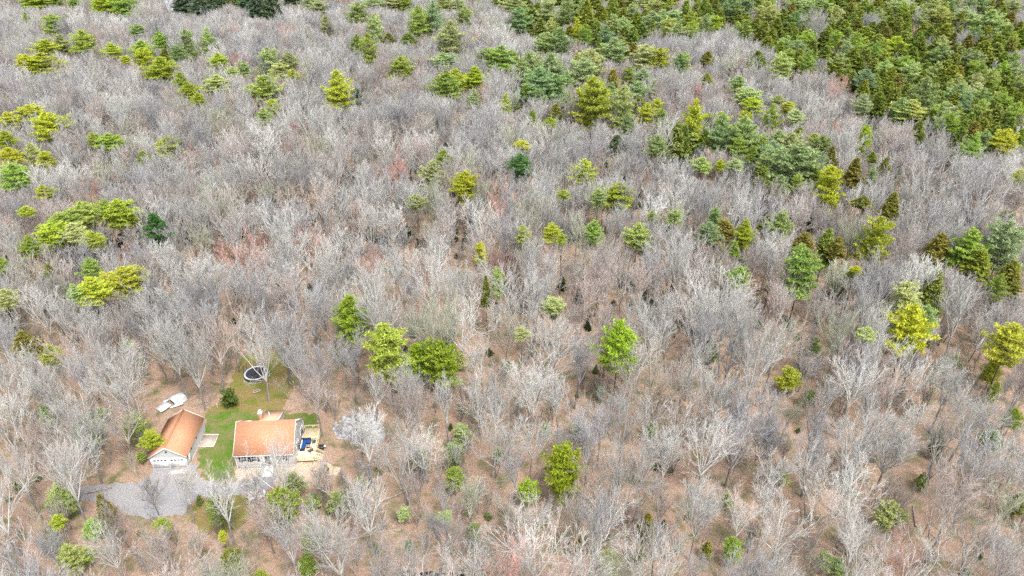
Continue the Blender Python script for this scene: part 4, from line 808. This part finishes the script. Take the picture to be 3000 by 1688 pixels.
HERO = [  # base x, y, crown top y, width, form, tint, note
 (678, 1012, 838, 100, 0, 'white'), (400, 1297, 1205, 70, 2, 'dark'), (723, 1300, 1122, 150, 0, 'white'), (645, 1300, 1185, 110, 6, 'pale'), (811, 1098, 950, 110, 1, 'pink'), (912, 1150, 1035, 60, 7, 'dark'),
 (1078, 1215, 1085, 190, 2, 'white'), (942, 1395, 1225, 135, 0, 'white'), (840, 1448, 1290, 140, 2, 'pale'), (128, 1045, 868, 50, 7, 'white'), (1925, 1285, 1152, 165, 6, 'white'), (1938, 1440, 1285, 180, 0, 'white'),
 (1516, 1392, 1285, 240, 8, 'white'), (1398, 960, 790, 175, 2, 'pale'), (237, 870, 765, 125, 6, 'pale'), (340, 950, 858, 100, 2, 'white'), (455, 890, 735, 150, 5, 'pale'), (655, 735, 615, 100, 4, 'white'), (700, 740, 620, 100, 0, 'white'),
 (750, 870, 700, 160, 10, 'pink'), (1790, 860, 688, 190, 5, 'white'), (1914, 735, 598, 160, 10, 'white'), (2425, 810, 700, 130, 0, 'pale'), (2040, 110 + 50, 30, 80, 10, 'pale'), (2125, 385, 300, 110, 10, 'white'), (1000, 330, 245, 80, 5, 'pale'),
 (1300, 375, 285, 90, 10, 'pale'), (55, 1400, 1180, 160, 2, 'white'), (225, 1330, 1130, 130, 1, 'pale'), (210, 1290, 1120, 120, 2, 'white'), (590, 1370, 1215, 130, 1, 'white'), (1840, 1395, 1270, 120, 1, 'white'), (1330, 1400, 1270, 150, 6, 'white'),
 (2200, 1240, 1080, 200, 10, 'pale'), (2420, 1150, 1010, 160, 4, 'white'), (1620, 1140, 1010, 110, 0, 'pale'), (330, 1170, 1040, 150, 6, 'pink'), (560, 990, 800, 150, 6, 'pink'), (1720, 1130, 1000, 110, 4, 'pink'), (500, 840, 700, 120, 9, 'pale')]
BT = {'pale': (.50, .49, .485), 'white': (.60, .59, .585), 'dark': (.24, .22, .21), 'pink': (.48, .42, .405), 'tan': (.46, .43, .37), 'lav': (.42, .415, .44), 'red': (.56, .34, .31), 'green': (.46, .48, .38)}
BW = {'pale': 'pale grey', 'white': 'whitish', 'dark': 'dark grey', 'pink': 'pinkish', 'tan': 'tan', 'lav': 'mid grey', 'red': 'reddish', 'green': 'lichen green'}
PLACED = []
def bare_tree(X, Y, Ht, W, form, tint, rz, k=1.0, lean=(0, 0)):
    tm, bm_, h0, w0, _ = BARE[form]
    r = put('bare_tree', None, None, (X, Y, 0), rz); r.empty_display_size = .5; r.rotation_euler = (lean[0], lean[1], rz)
    s = Ht / h0; sw = (s + W / w0) / 2 if W else s; r.scale = (sw, sw, s)
    c = BT[tint]; t = put('trunk', tm, r); t.color = (c[0] * k * .75, c[1] * k * .75, c[2] * k * .75, 1); b = put('branches', bm_, r); b.color = (c[0] * k, c[1] * k, c[2] * k, 1)  # trunk dimmer than its branches, shade below the crown as colour
    px, py, _ = proj(X, Y, Ht * .7); TREES.append(dict(o=r, x=px, y=py, kind='bare_tree', word=BW[tint], H=Ht)); PLACED.append((X, Y))
for bx, by, ty, w, form, tint in HERO:
    X, Y = V(bx, by); lo, hi = 1, 28
    for _ in range(24):
        m = (lo + hi) / 2
        if proj(X, Y, m)[1] > ty: lo = m
        else: hi = m
    zz = proj(X, Y, lo)[2]; bare_tree(X, Y, max(lo * .97, 6), w / K * zz / CF, form, tint, rnd.uniform(0, 6.28), rnd.uniform(.95, 1.08))

cell = {}
def near_any(X, Y, d):
    i, j = int(X // 5), int(Y // 5)
    for a in (-1, 0, 1):
        for b in (-1, 0, 1):
            for (x, y) in cell.get((i + a, j + b), ()):
                if (x - X) ** 2 + (y - Y) ** 2 < d * d: return True
    return False
def keep(X, Y): cell.setdefault((int(X // 5), int(Y // 5)), []).append((X, Y))
for p in PLACED: keep(*p)
pine_cell = {}
for (X, Y, W) in PINE_BASES: pine_cell.setdefault((int(X // 10), int(Y // 10)), []).append((X, Y, W))
def near_pine(X, Y, f):
    i, j = int(X // 10), int(Y // 10)
    return any((x - X) ** 2 + (y - Y) ** 2 < (f * w) ** 2 for a in (-1, 0, 1) for b in (-1, 0, 1) for (x, y, w) in pine_cell.get((i + a, j + b), ()))
cand = []
for _ in range(110000):
    Y = math.sqrt(rnd.uniform(56 ** 2, 585 ** 2)); X = rnd.uniform(-1, 1) * (Y * .79 + 34)
    px, py, zz = proj(X, Y, 12)
    if px < -90 or px > 2666 or py > 1530 or py < -60: continue
    bx, by, _ = proj(X, Y, 0)
    if excluded(X, Y) or near_pine(X, Y, .34): continue
    d = 4.7 if by < 750 else 4.7 + (.25 if by > 1000 else 0)
   
    if inside((bx, by), VP['thin']): d = 5.4
    if inside((px, py), VP['dense_ev']) and rnd.random() < .55: continue
    if inside((px, py), GROVE) and rnd.random() < .3: continue
    nz = mnoise.noise((X / 16, Y / 16, 3.3)); d += nz * 1.1
    if near_any(X, Y, d): continue
    Ht = rnd.gauss(15.2, 2.2) * (1 + nz * .12)
    if by > 1080 and Y < 140: Ht *= .93
    ty = proj(X, Y, Ht)[1]
    xw = 3.2 * K * CF / zz; drop = False                  # a bare tree may not stand right in front of a crown the photo shows clear
    if by > 0 and by < 140 and 372 < px < 470 and ty < 62 and by > 30 and rnd.random() < .8: continue
    for (qx, qt, qb, qw, qy, faint) in PRECT:
        if qy > Y + .5 and (not faint or (qt > 800 and int(qx) % 2)) and abs(px - qx) < qw * .45 + xw * .8 and ty < qb - .22 * (qb - qt) and by > qt:
            need = qb - .12 * (qb - qt); fr = (by - need) / max(1, by - ty)
            if Ht * fr > 6.5: Ht *= fr; ty = proj(X, Y, Ht)[1]
            else: drop = True; break
    if drop: continue
    if 150 < px < 700 and by > 1262 and ty < 1262:
        if rnd.random() < .55: continue
        Ht = max(7, Ht * .8); ty = proj(X, Y, Ht)[1]
    if 385 < px < 830 and by > 1160 and ty < 1175: Ht = max(6, Ht * .72); ty = proj(X, Y, Ht)[1]
    if 385 < px < 830 and by > 1160 and ty < 1165: continue
    if 830 < px < 990 and 1100 < by < 1230 and ty < 1100: continue
    if 560 < bx < 745 and 1030 > by > 840 and ty < 0: continue
    keep(X, Y); cand.append((X, Y, Ht, bx, by, nz))
cand.sort(key=lambda c: c[0] ** 2 + c[1] ** 2)
inview = [c for c in cand if proj(c[0], c[1], c[2])[1] < 1440 and -20 < proj(c[0], c[1], c[2] * .7)[0] < 2596]
solo = set(id(c) for c in inview[:300 - len(HERO)])
TW = ['pale'] * 6 + ['white'] * 5 + ['pink'] * 2 + ['tan'] * 1 + ['lav'] * 5 + ['green'] * 1
def pick_tint(X, Y, r):
    nz = mnoise.noise((X / 30, Y / 30, 9.1)); t = r.choice(TW)
    if nz > .25 and r.random() < .5: t = 'pink'
    if r.random() < .012: t = 'red'
    return t
far = []
for c in cand:
    X, Y, Ht, bx, by, nz = c; t = pick_tint(X, Y, rnd); form = rnd.choice(range(len(BARE))); k = rnd.uniform(.72, 1.18); rz = rnd.uniform(0, 6.28); W = rnd.uniform(.85, 1.15)
    if id(c) in solo:
        bare_tree(X, Y, Ht, BARE[form][3] * W * Ht / BARE[form][2], form, t, rz, k, (rnd.gauss(0, .04), rnd.gauss(0, .04)))
    else:
        s = Ht / BARE[form][2]; b = BT[t]; far.append((X, Y, 0, rnd.gauss(0, .04), rnd.gauss(0, .04), rz, s * W, s * W, s, form, b[0] * k, b[1] * k, b[2] * k))

def scatter(name, rows, meshes, label, cat):
    a = np.array(rows, dtype=np.float32); me = bpy.data.meshes.new(name); me.vertices.add(len(a)); me.vertices.foreach_set('co', a[:, :3].ravel())
    for nm, ty, key, val in (('turn', 'FLOAT_VECTOR', 'vector', a[:, 3:6]), ('size', 'FLOAT_VECTOR', 'vector', a[:, 6:9]), ('form', 'INT', 'value', a[:, 9].astype(np.int32)), ('tint', 'FLOAT_COLOR', 'color', np.concatenate([a[:, 10:13], np.ones((len(a), 1), np.float32)], 1))):
        at = me.attributes.new(nm, ty, 'POINT'); at.data.foreach_set(key, np.ascontiguousarray(val).ravel())
    o = tag(put(name, me), label, cat, kind='stuff')
    co = bpy.data.collections.new(name + '_forms')
    for i, m in enumerate(meshes): t = bpy.data.objects.new('form_%02d' % i, m); co.objects.link(t)
    ng = bpy.data.node_groups.new(name, 'GeometryNodeTree'); ng.interface.new_socket('Geometry', in_out='INPUT', socket_type='NodeSocketGeometry'); ng.interface.new_socket('Geometry', in_out='OUTPUT', socket_type='NodeSocketGeometry')
    N = ng.nodes.new; gi, go = N('NodeGroupInput'), N('NodeGroupOutput'); ip = N('GeometryNodeInstanceOnPoints'); ci = N('GeometryNodeCollectionInfo')
    ci.inputs['Collection'].default_value = co; ci.inputs['Separate Children'].default_value = True; ci.inputs['Reset Children'].default_value = True; ip.inputs['Pick Instance'].default_value = True
    def attr(nm, ty): q = N('GeometryNodeInputNamedAttribute'); q.data_type = ty; q.inputs['Name'].default_value = nm; return [s for s in q.outputs if s.enabled and s.name == 'Attribute'][0]
    ng.links.new(gi.outputs[0], ip.inputs['Points']); ng.links.new(ci.outputs[0], ip.inputs['Instance']); ng.links.new(attr('form', 'INT'), ip.inputs['Instance Index'])
    e = N('FunctionNodeEulerToRotation'); ng.links.new(attr('turn', 'FLOAT_VECTOR'), e.inputs[0]); ng.links.new(e.outputs[0], ip.inputs['Rotation']); ng.links.new(attr('size', 'FLOAT_VECTOR'), ip.inputs['Scale'])
    ng.links.new(ip.outputs[0], go.inputs[0]); md = o.modifiers.new('scatter', 'NODES'); md.node_group = ng; return o
scatter('bare_woodland', far, [b[4] for b in BARE], 'mass of leafless grey trees filling the hillside beyond the nearer ones', 'woodland')
scatter('evergreen_woodland', GREEN_LATER, CON_TALL, 'rest of the evergreens packed between the cedars and pines at upper right', 'woodland')
print('bare', len(cand), 'solo', len(solo), 'evergreens', len([t for t in TREES if t['kind'] != 'bare_tree']))

M_LOG = mat('dead_wood', (.26, .20, .17), noise=(3, (.42, .37, .33), .35, .7))
lr = random.Random(21); nlog = 0
LOGS = [(960, 770, -12), (1000, 778, 5), (1045, 782, -8), (1115, 835, -35), (1130, 850, -40), (1105, 845, -30), (1300, 1100, 20), (1560, 1180, -25), (1800, 1150, 60), (2150, 1390, -50), (1690, 1395, 15), (1250, 1330, -15), (990, 1250, 30), (350, 970, 12), (120, 1100, -35), (250, 1235, 20), (1450, 1240, -40), (2300, 1300, 70), (880, 880, -25), (1180, 1000, 35)]
for (x, y, a) in LOGS:
    X, Y = V(x, y); L = lr.uniform(3.5, 7); r = put('fallen_log', None, None, (X, Y, 0), math.radians(a)); mb = MB(); P = [(-L / 2 + L * i / 5, lr.uniform(-.12, .12), .16) for i in range(6)]; R = [.17 - .018 * i for i in range(6)]
    mb.tubes(P[:-1], P[1:], R[:-1], R[1:], 7); mb.build('stem', M_LOG, r, True)
    mb = MB(); Q = [(lr.uniform(-.2, .5) * L, 0, .2) for _ in range(7)]; mb.tubes(Q, [(q[0] + lr.uniform(.3, 1.3), lr.uniform(-1.3, 1.3), lr.uniform(.1, .9)) for q in Q], [.04] * 7, [.02] * 7, 4); mb.build('broken_branches', M_LOG, r)
    TREES.append(dict(o=r, x=x, y=y, kind='fallen_log', word='grey-brown', H=0))
# undergrowth: saplings, and low evergreen brush; far ones carry the canopy shade in their tint
print({k: sum(t['kind'] == k for t in TREES) for k in ('pine_tree', 'cedar_tree', 'young_pine', 'bare_tree')})
und = []
for _ in range(30000):
    Y = math.sqrt(rnd.uniform(62 ** 2, 420 ** 2)); X = rnd.uniform(-1, 1) * (Y * .79 + 20)
    bx, by, _ = proj(X, Y, 0)
    if not (-40 < bx < 2616 and by < 1500) or excluded(X, Y): continue
    nz = mnoise.noise((X / 13, Y / 13, 7.7))
    if rnd.random() > (.34 if by < 700 else .55) + nz * .9: continue
    if inside((bx, by), VP['thin']) and rnd.random() < .5: continue
    g_ = mnoise.noise((X / 9, Y / 9, 1.7)) > (-.1 if by < 900 else .1) and rnd.random() < (.42 if by < 900 else .16)
    if g_ and by > 850: s_ = .55
    else: s_ = 1
    if g_ and not (560 < bx < 850 and 850 < by < 1250):
        s = rnd.uniform(.25, .6) * s_; b = rnd.choice([(.06, .10, .04), (.09, .12, .04), (.05, .09, .04), (.12, .17, .07)] if by < 850 else [(.20, .28, .09), (.28, .34, .10), (.22, .27, .12), (.14, .19, .07)]); f = 5 + rnd.randrange(6)  # distant brush coloured dark to stand in for shade beneath the trees
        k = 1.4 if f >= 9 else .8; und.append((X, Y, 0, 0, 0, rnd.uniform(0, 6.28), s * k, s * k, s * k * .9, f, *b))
    else:
        s = rnd.uniform(.5, 1.3); b = BT[rnd.choice(('pale', 'lav', 'tan', 'pink', 'tan'))]; k = rnd.uniform(.25, .6) if by < 700 else rnd.uniform(.5, 1.0)  # distant saplings dimmed, the shade of the wood painted into their tint
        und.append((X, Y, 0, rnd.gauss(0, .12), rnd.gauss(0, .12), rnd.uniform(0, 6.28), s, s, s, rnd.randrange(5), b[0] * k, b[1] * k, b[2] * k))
scatter('undergrowth', und, SAP + CON_FAR, 'thin grey saplings and low evergreen brush between the trees, darkened for shade far off', 'undergrowth')

# ------------------------------------------------------------------ labels
MARKS = [('the garage', 455, 1110), ('the house', 670, 1110), ('the deck', 790, 1110), ('the trampoline', 644, 940), ('the granite ledge', 905, 1075), ('the gravel drive', 400, 1250), ('the pond', 420, 30), ('the collapsed shed', 430, 1018)]
FIXED = {}
def fix(vx, vy, kindword, label, short):
    c = [t for t in TREES if t['kind'] not in ('bare_tree', 'fallen_log') and id(t) not in FIXED]; t = min(c, key=lambda t: (t['x'] - vx) ** 2 + (t['y'] - vy) ** 2)
    if (t['x'] - vx) ** 2 + (t['y'] - vy) ** 2 < 60 ** 2: FIXED[id(t)] = label; MARKS.append((short, t['x'], t['y']))
fix(879, 815, 0, 'tall vivid lime green pine on a bare dark trunk, far behind the deck', 'the tall lone lime pine')
fix(1106, 915, 0, 'broad vivid green pine crown, right one of the lower middle clump', 'the big green pine clump')
fix(1559, 885, 0, 'ragged lime green pine standing alone right of the lower middle pine clump', 'the ragged lone lime pine')
fix(1423, 1190, 0, 'bright lime green pine with a smaller round one at its lower left', 'the low bright lime pine')
fix(1310, 425, 0, 'round deep green pine standing alone among grey trees above the middle', 'the round deep green pine')
fix(1492, 272, 0, 'brightest yellow pine of the upper middle grove, sparse in its lower half', 'the brightest yellow pine')
fix(2010, 433, 0, 'very broad bluish pine with drooping layers, largest of the right hand group', 'the very broad bluish pine')
fix(117, 333, 0, 'bright yellow round pine near the upper left edge', 'the round upper left yellow pine')
fix(403, 184, 0, 'bright yellow flat topped pine in the row of pines at upper left', 'the yellow flat topped pine')
fix(297, 545, 0, 'wide yellow-green pine at the right end of the left hand pine row', 'the wide left hand pine')
fix(310, 715, 0, 'yellow-green pine, right one of the pair left of the middle', 'the left hand pine pair')
fix(2297, 844, 0, 'tall lime and pale pine, lower of two stacked crowns near the right edge', 'the tall stacked pine')
fix(2025, 695, 0, 'fresh green pine with a smooth rounded top right of the middle', 'the smooth rounded green pine')
fix(2213, 615, 0, 'spindly yellow pine with gaps between its layers at right', 'the spindly yellow pine')
fix(1560, 507, 0, 'yellow-green conical pine right of the middle of the picture', 'the yellow-green cone pine')
fix(848, 240, 0, 'yellow leaning pine at the edge of the upper grove', 'the yellow leaning pine')
for a in [(2330, 267, 'broad layered bluish pine beside the dark cedar stand', 'the layered bluish pine'), (2417, 255, 'wide bluish pine right of the layered bluish pine', 'the wide bluish right hand pine'), (2493, 68, 'tall pale pine at upper right with drooping branches', 'the tall pale top right pine'),
          (2350, 42, 'big pale pine at the top edge, right of the cedar stand', 'the big pale top edge pine'), (2010, 142, 'bluish pine left of the dark cedar stand', 'the bluish pine left of the stand'), (1887, 248, 'broad pale pine above a yellow one, upper right', 'the broad pale pine'),
          (1750, 328, 'tall yellow-green pine at the left of the bluish pine group', 'the tall yellow-green pine'), (1970, 177, 'pale pine at the lower left of the cedar stand', 'the pale pine below the stand'), (1937, 50, 'pale pine near the top edge amid dark cedars', 'the pale pine amid cedars'),
          (1305, 60, 'bluish pine at the left end of the top evergreen stand', 'the bluish top stand pine'), (1052, 66, 'tall fresh green pine near the top edge left of the middle', 'the tall green top edge pine'), (1470, 30, 'cedar near the top edge at the left end of the stand', 'the left end cedar'), (2260, 220, 'dark olive cedar in the heart of the stand', 'the heart cedar'), (2150, 60, 'cedar near the top edge above the heart of the stand', 'the top cedar')]:
    fix(a[0], a[1], 0, a[2], a[3])
MARKS += [('the top left corner', 0, 0), ('the top right corner', 2576, 0), ('the bottom right corner', 2576, 1449), ('the bottom left corner', 0, 1449), ('the right edge centre', 2576, 724), ('the top edge centre', 1288, 0),
          ('the top edge, right half', 1850, 0), ('the bottom edge centre', 1288, 1449), ('the bottom edge, right half', 1850, 1449), ('the middle of the picture', 1288, 724), ('the dark cedar stand', 2200, 190)]
ORD = ['nearest', 'second nearest', 'third nearest', 'fourth nearest', 'fifth nearest', 'sixth nearest', 'seventh nearest', 'eighth nearest', 'ninth nearest', 'tenth nearest'] + [w + ' nearest' for w in ('eleventh', 'twelfth', 'thirteenth', 'fourteenth', 'fifteenth', 'sixteenth', 'seventeenth', 'eighteenth', 'nineteenth', 'twentieth', 'twenty-first', 'twenty-second', 'twenty-third', 'twenty-fourth', 'twenty-fifth', 'twenty-sixth', 'twenty-seventh', 'twenty-eighth', 'twenty-ninth', 'thirtieth')]
KW = {'fallen_log': 'fallen log', 'bare_tree': 'bare tree', 'pine_tree': 'pine', 'cedar_tree': 'cedar', 'young_pine': 'young pine', 'evergreen_shrub': 'evergreen shrub'}
GR = {'fallen_log': 'fallen logs on the forest floor', 'bare_tree': 'leafless trees of the wood', 'pine_tree': 'pines standing among the bare trees', 'cedar_tree': 'dark conical cedars among the trees', 'young_pine': 'young pines under the bare trees', 'evergreen_shrub': None}
buckets = {}
for t in TREES:
    if id(t) in FIXED: continue
    m = min(MARKS, key=lambda m: (m[1] - t['x']) ** 2 + ((m[2] - t['y']) * 1.2) ** 2); dx, dy = t['x'] - m[1], t['y'] - m[2]
    corner = 'corner' in m[0] or 'edge' in m[0]
    if corner: d = 'to'
    elif abs(dx) > abs(dy): d = 'right of' if dx > 0 else 'left of'
    else: d = 'below' if dy > 0 else 'above'
    buckets.setdefault((t['word'], t['kind'], d, m[0]), []).append((math.hypot(dx, dy), t))
for (w, k, d, m), L in buckets.items():
    L.sort(key=lambda q: q[0])
    for i, (_, t) in enumerate(L):
        if len(L) == 1 and d != 'to': lab = '%s %s %s %s' % (w, KW[k], d, m)
        elif d == 'to': lab = '%s %s %s to %s' % (w, KW[k], ORD[min(i, 29)], m)
        else: lab = '%s %s %s %s, %s' % (w, KW[k], d, m, ORD[min(i, 29)] + (' to it' if i == 0 else ''))
        t['label'] = lab
for t in TREES:
    tag(t['o'], FIXED.get(id(t)) or t['label'], KW[t['kind']], GR[t['kind']])
